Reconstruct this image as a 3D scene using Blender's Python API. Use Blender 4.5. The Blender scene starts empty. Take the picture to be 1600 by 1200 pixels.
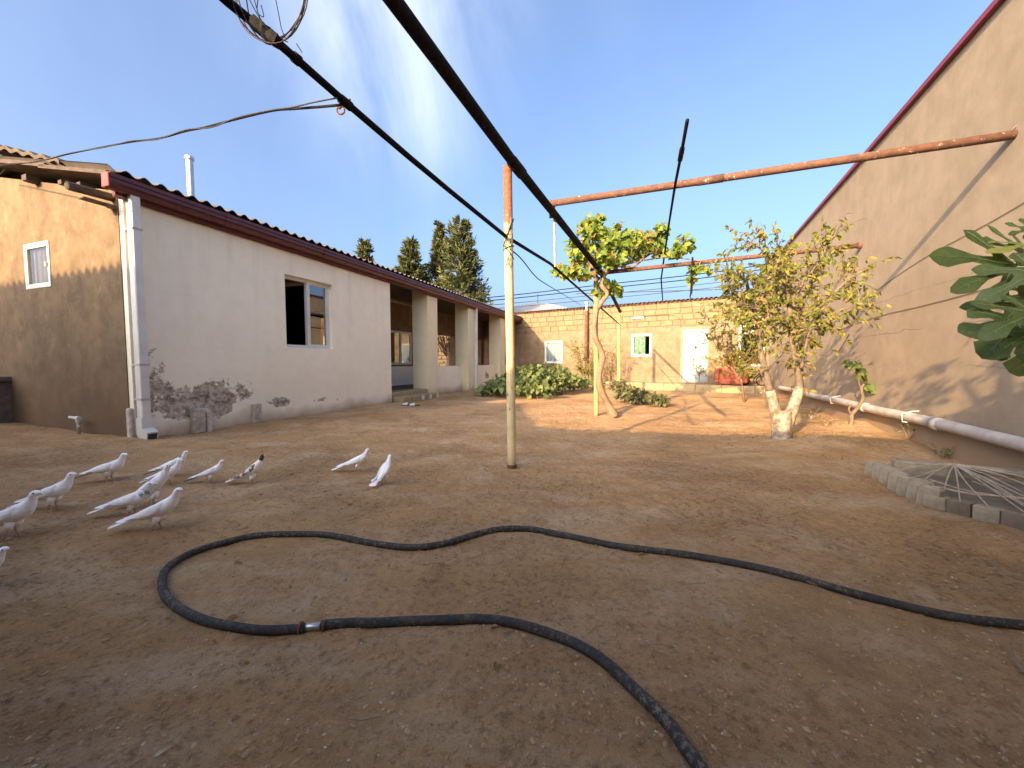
import bpy, bmesh, math, random
from math import sin, cos, pi, radians, sqrt, exp, atan
from mathutils import Vector, Matrix, noise
random.seed(7)
R = random.uniform
scene = bpy.context.scene
COL = scene.collection

# ------------------------------------------------------------------ camera
F_PX, PITCH = 620.0, atan(35 / 620)
cam_d = bpy.data.cameras.new('camera')
cam_d.sensor_width = 36; cam_d.lens = 36 * F_PX / 1600
cam_d.clip_start = 0.02; cam_d.clip_end = 3000
cam = bpy.data.objects.new('camera', cam_d); COL.objects.link(cam)
cam.location = (0, 0, 1.0); cam.rotation_euler = (pi / 2 - PITCH, 0, 0)
scene.camera = cam
def ray(px, py):
    dx = (px - 800) / F_PX; dy = (600 - py) / F_PX
    return Vector((dx, cos(PITCH) + dy * sin(PITCH), -sin(PITCH) + dy * cos(PITCH)))
# ------------------------------------------------------------------ sky and sun
SUN_DIR = Vector((.584, .740, -.335)).normalized()      # the way the light travels
SUN_EL = math.asin(-SUN_DIR.z); SUN_AZ = math.atan2(-SUN_DIR.x, -SUN_DIR.y)
scene.view_settings.view_transform = 'Standard'; scene.view_settings.look = 'None'
scene.view_settings.gamma = 1; scene.view_settings.use_curve_mapping = False
scene.view_settings.exposure = 1.82
scene.cycles.use_denoising = True
scene.cycles.max_bounces = 8
w = bpy.data.worlds.new('World'); scene.world = w; w.use_nodes = True
nt = w.node_tree; nt.nodes.clear()
def wn(t, **k):
    n = nt.nodes.new(t)
    for a, b in k.items(): setattr(n, a, b)
    return n
out = wn('ShaderNodeOutputWorld'); bg = wn('ShaderNodeBackground'); bg.inputs[1].default_value = 0.15
sky = wn('ShaderNodeTexSky', sky_type='NISHITA', sun_disc=False, sun_elevation=SUN_EL, sun_rotation=SUN_AZ,
         air_density=.75, dust_density=8.0, ozone_density=3.2, altitude=0)
tc = wn('ShaderNodeTexCoord')
mp = wn('ShaderNodeMapping'); mp.inputs['Scale'].default_value = (1.6, 1.3, 1.0); mp.inputs['Rotation'].default_value = (0.3, 0.5, 0.35)
nz = wn('ShaderNodeTexNoise'); nz.inputs['Scale'].default_value = 1.7; nz.inputs['Detail'].default_value = 9; nz.inputs['Roughness'].default_value = .56; nz.inputs['Distortion'].default_value = .7
rp = wn('ShaderNodeMapRange'); rp.inputs[1].default_value = .42; rp.inputs[2].default_value = .80; rp.inputs[4].default_value = .6
mx = wn('ShaderNodeMixRGB'); mx.inputs[2].default_value = (3.6, 3.8, 4.1, 1)
L = nt.links.new
L(tc.outputs['Generated'], mp.inputs[0]); L(mp.outputs[0], nz.inputs['Vector']); L(nz.outputs[0], rp.inputs[0])
dt = wn('ShaderNodeVectorMath', operation='DISTANCE'); dt.inputs[1].default_value = ray(610, 40).normalized()
mr_ = wn('ShaderNodeMapRange', interpolation_type='SMOOTHSTEP'); mr_.inputs[1].default_value = .04; mr_.inputs[2].default_value = .34; mr_.inputs[3].default_value = 1; mr_.inputs[4].default_value = .06
mm = wn('ShaderNodeMath', operation='MULTIPLY'); L(tc.outputs['Generated'], dt.inputs[0]); L(dt.outputs['Value'], mr_.inputs[0])
L(rp.outputs[0], mm.inputs[0]); L(mr_.outputs[0], mm.inputs[1]); L(mm.outputs[0], mx.inputs[0]); L(sky.outputs[0], mx.inputs[1]); L(mx.outputs[0], bg.inputs[0]); L(bg.outputs[0], out.inputs[0])
sd = bpy.data.lights.new('sun', 'SUN'); sd.energy = 3.7; sd.angle = radians(.55); sd.color = (1.0, .68, .36)
so = bpy.data.objects.new('sun', sd); COL.objects.link(so)
so.rotation_euler = SUN_DIR.to_track_quat('-Z', 'Y').to_euler()

# ------------------------------------------------------------------ measuring helpers
def G(px, py, z=0.0):
    r = ray(px, py); t = (z - 1) / r.z
    return Vector((r.x * t, r.y * t, z))
def P(px, py, Y):
    r = ray(px, py); t = Y / r.y
    return Vector((r.x * t, Y, 1 + r.z * t))

# ------------------------------------------------------------------ object helpers
def tag(o, label=None, cat=None, group=None, kind=None):
    if label: o['label'] = label
    if cat: o['category'] = cat
    if group: o['group'] = group
    if kind: o['kind'] = kind
    return o
def empty(name, label, cat, loc=(0, 0, 0), rz=0, group=None):
    o = bpy.data.objects.new(name, None); COL.objects.link(o)
    o.location = loc; o.rotation_euler = (0, 0, rz); o.empty_display_size = .1
    return tag(o, label, cat, group)
def link(name, me, parent=None, loc=None, rot=None, scale=None):
    o = bpy.data.objects.new(name, me); COL.objects.link(o)
    if parent: o.parent = parent
    if loc is not None: o.location = loc
    if rot is not None: o.rotation_euler = rot
    if scale is not None: o.scale = scale if hasattr(scale, '__len__') else (scale,) * 3
    return o
def copy_tree(o, parent=None):
    c = o.copy(); COL.objects.link(c); c.parent = parent
    for ch in o.children: copy_tree(ch, c)
    return c

class MB:
    def __init__(s): s.v = []; s.f = []; s.m = []
    def add(s, vs, fs, m=0):
        b = len(s.v); s.v.extend([tuple(v) for v in vs])
        for f in fs: s.f.append(tuple(i + b for i in f)); s.m.append(m)
    def box(s, a, b, m=0, T=None):
        x0, y0, z0 = a; x1, y1, z1 = b
        vs = [Vector(p) for p in ((x0,y0,z0),(x1,y0,z0),(x1,y1,z0),(x0,y1,z0),(x0,y0,z1),(x1,y0,z1),(x1,y1,z1),(x0,y1,z1))]
        if T is not None: vs = [T @ v for v in vs]
        s.add(vs, [(3,2,1,0),(4,5,6,7),(0,1,5,4),(1,2,6,5),(2,3,7,6),(3,0,4,7)], m)
    def tube(s, pts, rad, n=8, m=0, cap=True, wob=0):
        pts = [Vector(p) for p in pts]
        k = len(pts)
        rs = rad if hasattr(rad, '__len__') else [rad] * k
        up = Vector((.12, .07, 1)); b = len(s.v); prev = None
        for i, p in enumerate(pts):
            t = (pts[min(i + 1, k - 1)] - pts[max(i - 1, 0)]).normalized()
            if prev is None:
                a = up if abs(t.dot(up.normalized())) < .95 else Vector((1, 0, 0))
                x = t.cross(a).normalized()
            else:
                x = (prev - t * prev.dot(t))
                x = x.normalized() if x.length > 1e-6 else t.orthogonal().normalized()
            prev = x; y = t.cross(x)
            for j in range(n):
                r = rs[i] * (1 + (R(-wob, wob) if wob else 0))
                an = 2 * pi * j / n
                s.v.append(tuple(p + (x * cos(an) + y * sin(an)) * r))
        for i in range(k - 1):
            for j in range(n):
                a = b + i * n + j; c = b + i * n + (j + 1) % n
                s.f.append((a, c, c + n, a + n)); s.m.append(m)
        if cap:
            s.f.append(tuple(b + j for j in reversed(range(n)))); s.m.append(m)
            s.f.append(tuple(b + (k - 1) * n + j for j in range(n))); s.m.append(m)
    def build(s, name, mats, parent=None, smooth=False, kind=None, bevel=0):
        me = bpy.data.meshes.new(name)
        me.from_pydata(s.v, [], s.f)
        for mm in (mats if isinstance(mats, (list, tuple)) else [mats]): me.materials.append(mm)
        me.polygons.foreach_set('material_index', s.m)
        if smooth: me.polygons.foreach_set('use_smooth', [True] * len(s.f))
        me.update()
        o = link(name, me, parent)
        if kind: o['kind'] = kind
        if bevel:
            bm = bmesh.new(); bm.from_mesh(me)
            bmesh.ops.bevel(bm, geom=bm.edges[:] , offset=bevel, segments=1, affect='EDGES')
            bm.to_mesh(me); bm.free()
        return o

def spline(pts, n=8):
    pts = [Vector(p) for p in pts]; res = []
    for i in range(len(pts) - 1):
        a = pts[max(i - 1, 0)]; b = pts[i]; c = pts[i + 1]; d = pts[min(i + 2, len(pts) - 1)]
        for k in range(n):
            t = k / n
            res.append(.5 * ((2 * b) + (c - a) * t + (2 * a - 5 * b + 4 * c - d) * t * t + (3 * b - a - 3 * c + d) * t ** 3))
    res.append(pts[-1]); return res
def interp(a, n):
    """linear list of tuples -> catmull resample of tuples"""
    res = []
    for i in range(len(a) - 1):
        p0 = a[max(i - 1, 0)]; p1 = a[i]; p2 = a[i + 1]; p3 = a[min(i + 2, len(a) - 1)]
        for k in range(n):
            t = k / n
            res.append(tuple(.5 * (2 * y + (z - x) * t + (2 * x - 5 * y + 4 * z - q) * t * t + (3 * y - x - 3 * z + q) * t ** 3) for x, y, z, q in zip(p0, p1, p2, p3)))
    res.append(a[-1]); return res

def wall(mb, us, zs, holes, y0, y1, ztop=None, mapf=None, m=0, mr=None):
    """a wall slab with rectangular holes and their reveals, in (u, depth, z)"""
    mr = m if mr is None else mr
    us = sorted(set([round(u, 4) for u in us] + [round(h[i], 4) for h in holes for i in (0, 1)]))
    zs = sorted(set([round(z, 4) for z in zs] + [round(h[i], 4) for h in holes for i in (2, 3)]))
    nu, nz_ = len(us) - 1, len(zs) - 1
    def solid(i, j):
        if i < 0 or j < 0 or i >= nu or j >= nz_: return False
        uc = (us[i] + us[i+1]) / 2; zc = (zs[j] + zs[j+1]) / 2
        return not any(h[0] < uc < h[1] and h[2] < zc < h[3] for h in holes)
    idx = {}
    def V(i, j, k):
        key = (i, j, k)
        if key not in idx:
            u = us[i]; z = zs[j]
            if j == nz_ and ztop: z = ztop(u)
            p = (u, (y0, y1)[k], z)
            idx[key] = len(mb.v); mb.v.append(tuple(mapf(*p)) if mapf else p)
        return idx[key]
    def face(a, mm): mb.f.append(a); mb.m.append(mm)
    for i in range(nu):
        for j in range(nz_):
            if not solid(i, j): continue
            face((V(i,j,0), V(i+1,j,0), V(i+1,j+1,0), V(i,j+1,0)), m)
            face((V(i,j,1), V(i,j+1,1), V(i+1,j+1,1), V(i+1,j,1)), m)
            if not solid(i-1, j): face((V(i,j,0), V(i,j+1,0), V(i,j+1,1), V(i,j,1)), mr)
            if not solid(i+1, j): face((V(i+1,j,0), V(i+1,j,1), V(i+1,j+1,1), V(i+1,j+1,0)), mr)
            if not solid(i, j-1): face((V(i,j,0), V(i,j,1), V(i+1,j,1), V(i+1,j,0)), mr)
            if not solid(i, j+1): face((V(i,j+1,0), V(i+1,j+1,0), V(i+1,j+1,1), V(i,j+1,1)), mr)
def frange(a, b, st):
    n = max(1, int(round((b - a) / st)))
    return [a + (b - a) * i / n for i in range(n + 1)]

# ------------------------------------------------------------------ materials
class NM:
    """small wrapper for building node materials"""
    def __init__(s, name):
        s.mat = bpy.data.materials.new(name); s.mat.use_nodes = True
        s.t = s.mat.node_tree; s.b = s.t.nodes['Principled BSDF']
        s.tc = s.t.nodes.new('ShaderNodeTexCoord'); s.co = s.tc.outputs['Object']
    def n(s, t, **k):
        x = s.t.nodes.new(t)
        for a, b in k.items(): setattr(x, a, b)
        return x
    def l(s, a, b): s.t.links.new(a, b)
    def vec(s, scale):
        m = s.n('ShaderNodeMapping'); m.inputs['Scale'].default_value = scale; s.l(s.co, m.inputs[0]); return m.outputs[0]
    def noise(s, scale, detail=6, rough=.6, vec=None, dist=0):
        x = s.n('ShaderNodeTexNoise'); x.inputs['Scale'].default_value = scale; x.inputs['Detail'].default_value = detail
        x.inputs['Roughness'].default_value = rough; x.inputs['Distortion'].default_value = dist
        s.l(vec if vec is not None else s.co, x.inputs['Vector']); return x.outputs[0]
    def rng(s, x, a, b, c=0, d=1):
        m = s.n('ShaderNodeMapRange'); m.clamp = True
        for i, v in enumerate((a, b, c, d)): m.inputs[i + 1].default_value = v
        s.l(x, m.inputs[0]); return m.outputs[0]
    def math(s, op, a, b=None, clamp=False):
        m = s.n('ShaderNodeMath', operation=op); m.use_clamp = clamp
        for i, v in enumerate((a, b)):
            if v is None: continue
            if isinstance(v, (int, float)): m.inputs[i].default_value = v
            else: s.l(v, m.inputs[i])
        return m.outputs[0]
    def mix(s, f, a, b, mode='MIX'):
        m = s.n('ShaderNodeMixRGB', blend_type=mode)
        if isinstance(f, (int, float)): m.inputs[0].default_value = f
        else: s.l(f, m.inputs[0])
        for i, v in ((1, a), (2, b)):
            if isinstance(v, tuple): m.inputs[i].default_value = (*v[:3], 1)
            else: s.l(v, m.inputs[i])
        return m.outputs[0]
    def sep(s):
        x = s.n('ShaderNodeSeparateXYZ'); s.l(s.co, x.inputs[0]); return x.outputs
    def col(s, c):
        if isinstance(c, tuple): s.b.inputs['Base Color'].default_value = (*c[:3], 1)
        else: s.l(c, s.b.inputs['Base Color'])
    def rough(s, r):
        if isinstance(r, (int, float)): s.b.inputs['Roughness'].default_value = r
        else: s.l(r, s.b.inputs['Roughness'])
    def bump(s, h, strength=.3, dist=.01, prev=None):
        x = s.n('ShaderNodeBump'); x.inputs['Strength'].default_value = strength; x.inputs['Distance'].default_value = dist
        s.l(h, x.inputs['Height'])
        if prev is not None: s.l(prev, x.inputs['Normal'])
        s.l(x.outputs[0], s.b.inputs['Normal']); return x.outputs[0]
def simple(name, c1, c2=None, scale=8, rough=.8, bump=.2, dist=.004, metal=0, bscale=None, spec=None, lo=.35, hi=.65):
    k = NM(name)
    c2 = c2 or tuple(x * .75 for x in c1)
    k.col(k.mix(k.rng(k.noise(scale), lo, hi), c1, c2)); k.rough(rough)
    k.b.inputs['Metallic'].default_value = metal
    if spec is not None: k.b.inputs['Specular IOR Level'].default_value = spec
    if bump: k.bump(k.noise(bscale or scale * 5), bump, dist)
    return k.mat
def leafmat(name, c1, c2, trans=.35, scale=3.0, rough=.55):
    k = NM(name)
    oi = k.n('ShaderNodeObjectInfo')
    f = k.math('ADD', k.rng(k.noise(scale, 3), .3, .7, 0, .75), k.math('MULTIPLY', oi.outputs['Random'], .4), True)
    c = k.mix(f, c1, c2); k.col(c); k.rough(rough); k.b.inputs['Specular IOR Level'].default_value = .3
    tr = k.n('ShaderNodeBsdfTranslucent'); k.l(k.mix(1.0, c, (1.25, 1.3, .7), 'MULTIPLY'), tr.inputs[0])
    ms = k.n('ShaderNodeMixShader'); ms.inputs[0].default_value = trans
    k.l(k.b.outputs[0], ms.inputs[1]); k.l(tr.outputs[0], ms.inputs[2])
    k.l(ms.outputs[0], k.t.nodes['Material Output'].inputs[0]); return k.mat

# soil
k = NM('soil')
n1 = k.noise(.55, 5, .6); n2 = k.noise(3.2, 8, .65); n3 = k.noise(30, 10, .75); n4 = k.noise(150, 6, .75); n5 = k.noise(11, 8, .7); n6 = k.noise(.9, 4, .55, None, .5); n7 = k.noise(2.0, 5, .6, None, .3)
streak = k.noise(1.0, 6, .6, k.vec((.7, 3.2, 1)), .6)
c = k.mix(k.rng(n1, .35, .68), (.56, .345, .165), (.45, .265, .12))
c = k.mix(k.rng(streak, .45, .66, 0, .65), c, (.62, .45, .28))
c = k.mix(k.rng(n2, .48, .70, 0, .6), c, (.33, .19, .088))
c = k.mix(k.rng(n5, .50, .70, 0, .45), c, (.28, .16, .075))
c = k.mix(k.rng(n6, .48, .66, 0, .6), c, (.30, .17, .08))
c = k.mix(k.rng(n7, .56, .70, 0, .55), c, (.62, .475, .32))
dens = k.rng(n6, .35, .62, .25, 1)
c = k.mix(k.math('MULTIPLY', k.rng(n3, .50, .62, 0, .85), dens), c, (.15, .086, .042))  # dark specks painted in for the contrast of small cavities
c = k.mix(k.rng(n3, .30, .42, .45, 0), c, (.52, .34, .19))
c = k.mix(k.rng(n4, .56, .68, 0, .6), c, (.60, .44, .29))
c = k.mix(k.rng(n4, .32, .43, .8, 0), c, (.085, .048, .025))  # shade of fine pits put into the soil colour
k.col(c); k.rough(.95); k.b.inputs['Specular IOR Level'].default_value = .12
b1 = k.bump(k.noise(5.5, 4, .6), .7, .06)
b1 = k.bump(n5, .8, .03, b1)
b1 = k.bump(n3, 1.0, .022, b1)
vo = k.n('ShaderNodeTexVoronoi'); vo.inputs['Scale'].default_value = 75; k.l(k.co, vo.inputs['Vector'])
b2 = k.bump(k.rng(vo.outputs[0], 0, .55, 1, 0), .55, .008, b1)
k.bump(n4, .8, .006, b2)
M_SOIL = k.mat
M_CLOD = simple('soil clod', (.42, .265, .14), (.24, .145, .075), 30, .95, .5, .004)
M_PEB = simple('pebble', (.55, .45, .34), (.36, .28, .21), 60, .8, .2, .002)

# left house plaster: faded, peeling near the ground
def plaster(name, c1, c2, peel=None, stain=0, lines=None, dirt_h=.5, brown=(.145, .11, .08), big=0, rows=None, foot=(.34, .22, .13)):
    k = NM(name); sx = k.sep()
    n_big = k.noise(.9, 6, .6); n_mid = k.noise(4.5, 8, .65)
    c = k.mix(k.rng(n_big, .3, .7), c1, c2)
    if big:
        c = k.mix(k.rng(k.noise(3.1, 9, .70, None, .3), .42, .66, 0, big), c, tuple(x * .62 for x in c2))
        c = k.mix(k.rng(k.noise(2.4, 8, .72, None, .3), .54, .70, 0, big * .8), c, tuple(min(1, x * 1.3) for x in c1))
    c = k.mix(k.rng(n_mid, .45, .75, 0, .3), c, tuple(x * .78 for x in c2))
    if stain:   # drips under the eaves
        c = k.mix(k.math('MULTIPLY', k.rng(k.noise(1, 6, .6, k.vec((5, 5, .35))), .5, .75), k.rng(sx[2], 1.2, 3.2, 0, stain)), c, tuple(x * .6 for x in c2))
    # splashed earth at the foot
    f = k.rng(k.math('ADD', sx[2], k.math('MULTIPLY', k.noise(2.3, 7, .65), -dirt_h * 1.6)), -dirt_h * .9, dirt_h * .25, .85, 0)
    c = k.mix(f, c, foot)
    h = k.math('ADD', k.math('MULTIPLY', k.noise(9, 9, .7), .6), k.math('MULTIPLY', k.noise(70, 4, .6), .18))
    if rows:
        br = k.n('ShaderNodeTexBrick'); br.inputs['Scale'].default_value = 1
        br.inputs['Brick Width'].default_value = rows[0]; br.inputs['Row Height'].default_value = rows[1]; br.inputs['Mortar Size'].default_value = .012
        br.inputs['Mortar Smooth'].default_value = .6
        cmb = k.n('ShaderNodeCombineXYZ'); k.l(sx[0], cmb.inputs[0]); k.l(sx[2], cmb.inputs[1]); k.l(cmb.outputs[0], br.inputs['Vector'])
        mk = k.math('MULTIPLY', br.outputs['Fac'], k.rng(k.noise(1.6, 5), .42, .6, 0, .55))
        c = k.mix(mk, c, tuple(x * .55 for x in c2))
        h = k.math('SUBTRACT', h, k.math('MULTIPLY', mk, .4))
    if lines:
        for z, amp, wd in lines:
            zz = k.math('ADD', sx[2], k.math('MULTIPLY', k.math('SUBTRACT', k.noise(2.4, 7, .7), .5), amp))
            d = k.math('ABSOLUTE', k.math('SUBTRACT', zz, z))
            cr = k.math('MULTIPLY', k.rng(d, 0, wd, .75, 0), k.rng(k.noise(.8, 3), .38, .55))
            c = k.mix(cr, c, tuple(x * .35 for x in c2)); h = k.math('SUBTRACT', h, cr)
    bump_in = h
    if peel:
        pn = k.noise(2.1, 10, .66, None, .4)
        fine = k.noise(14, 6, .7)
        thr = None
        for (u0, z0, ru, rz_, s) in peel:
            a = k.math('DIVIDE', k.math('SUBTRACT', sx[0], u0), ru); b = k.math('DIVIDE', k.math('SUBTRACT', sx[2], z0), rz_)
            d = k.math('ADD', k.math('MULTIPLY', a, a), k.math('MULTIPLY', b, b))
            e = k.rng(d, 0, 2.2, s, 0)
            thr = e if thr is None else k.math('MAXIMUM', thr, e)
        v = k.math('ADD', k.math('ADD', k.math('MULTIPLY', pn, .95), k.math('MULTIPLY', fine, .55)), thr)
        msk = k.rng(v, 1.085, 1.14)
        inner = k.mix(k.rng(k.noise(9, 8, .8), .40, .56), brown, (.55, .46, .36))
        c = k.mix(msk, c, inner)
        edge = k.math('MULTIPLY', k.rng(v, 1.06, 1.095), k.rng(v, 1.095, 1.11, 1, 0))
        c = k.mix(k.math('MULTIPLY', edge, .35), c, tuple(min(1, x * 1.2) for x in c1))
        bump_in = k.math('SUBTRACT', bump_in, k.math('MULTIPLY', msk, .8))
    k.col(c); k.rough(.92); k.b.inputs['Specular IOR Level'].default_value = .2
    k.bump(bump_in, .45, .012)
    return k.mat
M_PINK = plaster('faded pink plaster', (.92, .84, .66), (.85, .765, .59), stain=.45, dirt_h=.22,
                 peel=[(.28, .62, .28, .4, .42), (.85, .46, .50, .27, .60), (1.05, .68, .28, .18, .44), (1.35, .55, .25, .2, .46), (.45, .42, .4, .22, .5), (2.0, .29, .28, .10, .50), (2.9, .26, .24, .07, .44), (3.3, .22, .16, .06, .4), (.15, 1.1, .15, .2, .38), (11.3, .45, .22, .16, .46)])
M_CREAM = plaster('cream plaster', (.84, .73, .50), (.74, .64, .43), stain=.2, dirt_h=.25)
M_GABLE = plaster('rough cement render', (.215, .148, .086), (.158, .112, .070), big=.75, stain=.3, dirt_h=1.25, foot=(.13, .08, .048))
M_RIGHT = plaster('grey cement render', (.36, .292, .212), (.30, .24, .175), big=.35, dirt_h=.35, stain=.3,
                  lines=[(1.38, .16, .006), (1.84, .14, .005), (.95, .2, .004)])
M_FAR = plaster('sand render over block', (.27, .185, .112), (.205, .14, .087), big=.7, dirt_h=.5, rows=(.45, .225))
k = NM('cut limestone block')
oi = k.n('ShaderNodeObjectInfo')
c = k.mix(oi.outputs['Random'], (.225, .165, .085), (.185, .132, .070))
geo = k.n('ShaderNodeNewGeometry')
c = k.mix(k.rng(k.noise(1.6, 9, .72, geo.outputs['Position']), .45, .60, 0, .8), c, (.17, .115, .068)); k.col(c); k.rough(.95)
k.bump(k.noise(22, 8, .75), .6, .01); M_BLOCK = k.mat
M_MORTAR = simple('mortar', (.145, .098, .060), (.105, .07, .043), 6, .95, .5, .01)
M_MAROON = simple('maroon painted metal', (.105, .017, .019), (.07, .011, .013), 5, .38, .1, .002, spec=.5)
M_REDEND = simple('red plastic cap', (.42, .05, .04), (.34, .04, .03), 5, .5, 0)
M_SHEET = simple('weathered corrugated sheet', (.15, .125, .105), (.085, .07, .06), 3, .85, .3, .004)
M_RSHEET = simple('brick red corrugated sheet', (.19, .075, .06), (.13, .06, .05), 3, .75, .2, .004)
M_RSHEET2 = simple('sunbleached terracotta sheet', (.30, .17, .11), (.22, .13, .09), 3, .85, .2, .004)
M_WOOD = simple('old dark wood', (.10, .068, .044), (.055, .038, .028), 9, .9, .4, .004)
M_WHITE = simple('white plastic', (.66, .65, .60), (.56, .54, .49), 3, .4, .05, .002)
M_DIRTYW = simple('dirty white plastic', (.62, .56, .48), (.36, .29, .22), 14, .6, .25, .003)
M_GREYP = simple('grey drain pipe', (.50, .46, .42), (.38, .33, .29), 7, .55, .1, .002)
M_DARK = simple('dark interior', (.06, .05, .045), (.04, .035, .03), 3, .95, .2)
M_BEAMD = simple('blackened steel', (.010, .0085, .008), (.030, .017, .012), 12, .85, .5, .002, lo=.5, hi=.75, spec=.12)
k = NM('rusty steel')
c = k.mix(k.rng(k.noise(14, 9, .75), .38, .65), (.15, .064, .034), (.062, .031, .02))
c = k.mix(k.rng(k.noise(24, 6, .8), .615, .64), c, (.60, .52, .42)); k.col(c); k.rough(.85)
k.bump(k.noise(60, 6, .7), .6, .003); M_RUST = k.mat
def paintpost(name, base, zr):
    k = NM(name); sx = k.sep()
    chip = k.rng(k.math('ADD', k.noise(17, 9, .8, k.vec((1, 1, .5))), k.rng(sx[2], zr - .6, zr + .1, 0, .14)), .585, .62)
    c = k.mix(k.rng(k.noise(6, 6), .4, .7), base, tuple(x * .8 for x in base))
    c = k.mix(chip, c, k.mix(k.rng(k.noise(30), .4, .6), (.16, .075, .04), (.10, .055, .035)))
    top = k.rng(k.math('ADD', sx[2], k.math('MULTIPLY', k.noise(14, 5, .7), .25)), zr + .02, zr + .14)
    c = k.mix(top, c, k.mix(k.rng(k.noise(30, 8, .8), .42, .6), (.25, .09, .035), (.13, .055, .03)))
    foot = k.rng(sx[2], .02, .16, .7, 0); c = k.mix(foot, c, (.28, .19, .13))
    k.col(c); k.rough(.7); k.bump(k.math('SUBTRACT', k.noise(50, 5, .6), chip), .4, .003); return k.mat
M_POST = paintpost('chipped cream paint', (.60, .48, .26), 2.32)
M_POSTY = paintpost('chipped yellow paint', (.46, .38, .13), 2.6)
M_GLASS = None
k = NM('window glass'); gl = k.n('ShaderNodeBsdfGlossy'); gl.inputs['Roughness'].default_value = .01; gl.inputs[0].default_value = (.9, .95, 1, 1)
trn = k.n('ShaderNodeBsdfTransparent'); trn.inputs[0].default_value = (.75, .78, .78, 1)
fr = k.n('ShaderNodeFresnel'); fr.inputs[0].default_value = 1.9
ms = k.n('ShaderNodeMixShader'); k.l(k.math('MULTIPLY', fr.outputs[0], 2.0, True), ms.inputs[0]); k.l(trn.outputs[0], ms.inputs[1]); k.l(gl.outputs[0], ms.inputs[2])
k.l(ms.outputs[0], k.t.nodes['Material Output'].inputs[0]); M_GLASS = k.mat
k = NM('clear window glass'); gl = k.n('ShaderNodeBsdfGlossy'); gl.inputs['Roughness'].default_value = .02
trn = k.n('ShaderNodeBsdfTransparent'); trn.inputs[0].default_value = (.93, .95, .95, 1)
fr = k.n('ShaderNodeFresnel'); fr.inputs[0].default_value = 1.4
ms = k.n('ShaderNodeMixShader'); k.l(k.math('MULTIPLY', fr.outputs[0], .3), ms.inputs[0]); k.l(trn.outputs[0], ms.inputs[1]); k.l(gl.outputs[0], ms.inputs[2])
k.l(ms.outputs[0], k.t.nodes['Material Output'].inputs[0]); M_GLASSC = k.mat
M_CURT = simple('net curtain', (.42, .43, .43), (.30, .32, .33), 4, .9, .3, .01)
M_CURTG = simple('green curtain', (.30, .42, .28), (.13, .26, .18), 10, .9, .3, .01)
M_CURTB = simple('beige curtain', (.22, .155, .095), (.13, .09, .055), 4, .9, .3, .01)
M_TEAL = simple('teal trim', (.10, .38, .36), None, 5, .6, 0)
M_DOOR = simple('white door paint', (.30, .33, .33), (.26, .29, .28), 2, .45, .05, .002)
M_PLINTH = simple('yellow limestone kerb', (.38, .295, .155), (.26, .19, .105), 6, .95, .5, .01)
M_CONC = simple('pale concrete', (.34, .285, .205), (.22, .18, .13), 12, .95, .5, .004, bscale=60)
M_CONCD = simple('soiled concrete', (.20, .16, .115), (.12, .095, .07), 9, .95, .5, .004)
M_RUBBER = None
k = NM('dusty black rubber')
dusty = k.rng(k.noise(3, 5, .6), .38, .62, .15, 1)
c = k.mix(k.math('MULTIPLY', k.rng(k.noise(55, 8, .8), .50, .60, 0, .9), dusty), (.018, .0175, .017), (.21, .15, .10))
c = k.mix(k.rng(k.noise(9, 7, .75), .52, .68, 0, .5), c, (.11, .078, .052))
k.col(c); k.rough(.8); k.bump(k.noise(90, 6, .7), .35, .002); M_RUBBER = k.mat
M_METAL = simple('bright galvanised metal', (.62, .62, .62), (.45, .44, .42), 30, .35, .1, .001, metal=.9)
M_GALV = simple('galvanised flue', (.55, .57, .58), (.42, .43, .44), 6, .45, .1, .001, metal=.6)
M_CABLE = simple('black cable', (.012, .012, .013), (.022, .02, .018), 20, .85, 0, spec=.08)
M_CABLEG = simple('grey cable', (.06, .06, .06), None, 20, .85, 0, spec=.08)
M_COPPER = simple('brown wire', (.06, .033, .026), None, 20, .8, 0)
M_BARK = simple('grey bark', (.20, .15, .10), (.11, .08, .055), 22, .95, .8, .01, bscale=45)
M_BARKW = simple('whitewashed bark', (.34, .29, .22), (.15, .11, .075), 16, .95, .9, .012, bscale=45, lo=.42, hi=.60)
M_VBARK = simple('stringy vine bark', (.30, .20, .12), (.17, .11, .07), 30, .95, .9, .01, bscale=60)
M_TWIG = simple('twig', (.25, .17, .11), (.17, .11, .07), 30, .9, .3)
M_DRY = simple('dry grey twig', (.42, .35, .27), (.28, .22, .16), 30, .9, .3)
VINE = [leafmat('vine leaf green', (.085, .145, .018), (.15, .20, .03)), leafmat('vine leaf yellow', (.24, .26, .04), (.17, .22, .03)), leafmat('vine leaf brown', (.28, .17, .06), (.20, .13, .05))]
APR = [leafmat('olive green leaf', (.11, .14, .025), (.17, .185, .03)), leafmat('yellowing leaf', (.27, .22, .045), (.20, .18, .035)), leafmat('brown dry leaf', (.30, .19, .08), (.22, .14, .06))]
BUSH = [leafmat('bush leaf', (.11, .155, .045), (.16, .20, .06), .25), leafmat('bush leaf light', (.20, .24, .085), (.15, .19, .06), .25), leafmat('bush leaf dark', (.06, .085, .03), (.09, .12, .04), .2)]
DKB = [leafmat('dark herb leaf', (.06, .075, .03), (.09, .10, .04), .2), leafmat('dark herb leaf warm', (.16, .15, .06), (.11, .10, .04), .2)]
CON = [leafmat('conifer spray', (.045, .065, .025), (.075, .09, .035), .12, .6), leafmat('conifer spray olive', (.12, .115, .04), (.08, .09, .03), .12, .6)]
FIG = [leafmat('fig leaf', (.070, .110, .028), (.125, .155, .040), .18, 9, .5), leafmat('fig leaf yellow', (.42, .38, .06), (.32, .34, .06), .3, 9), simple('fig vein', (.26, .31, .13), (.20, .26, .10), 9, .6, 0)]

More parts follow.
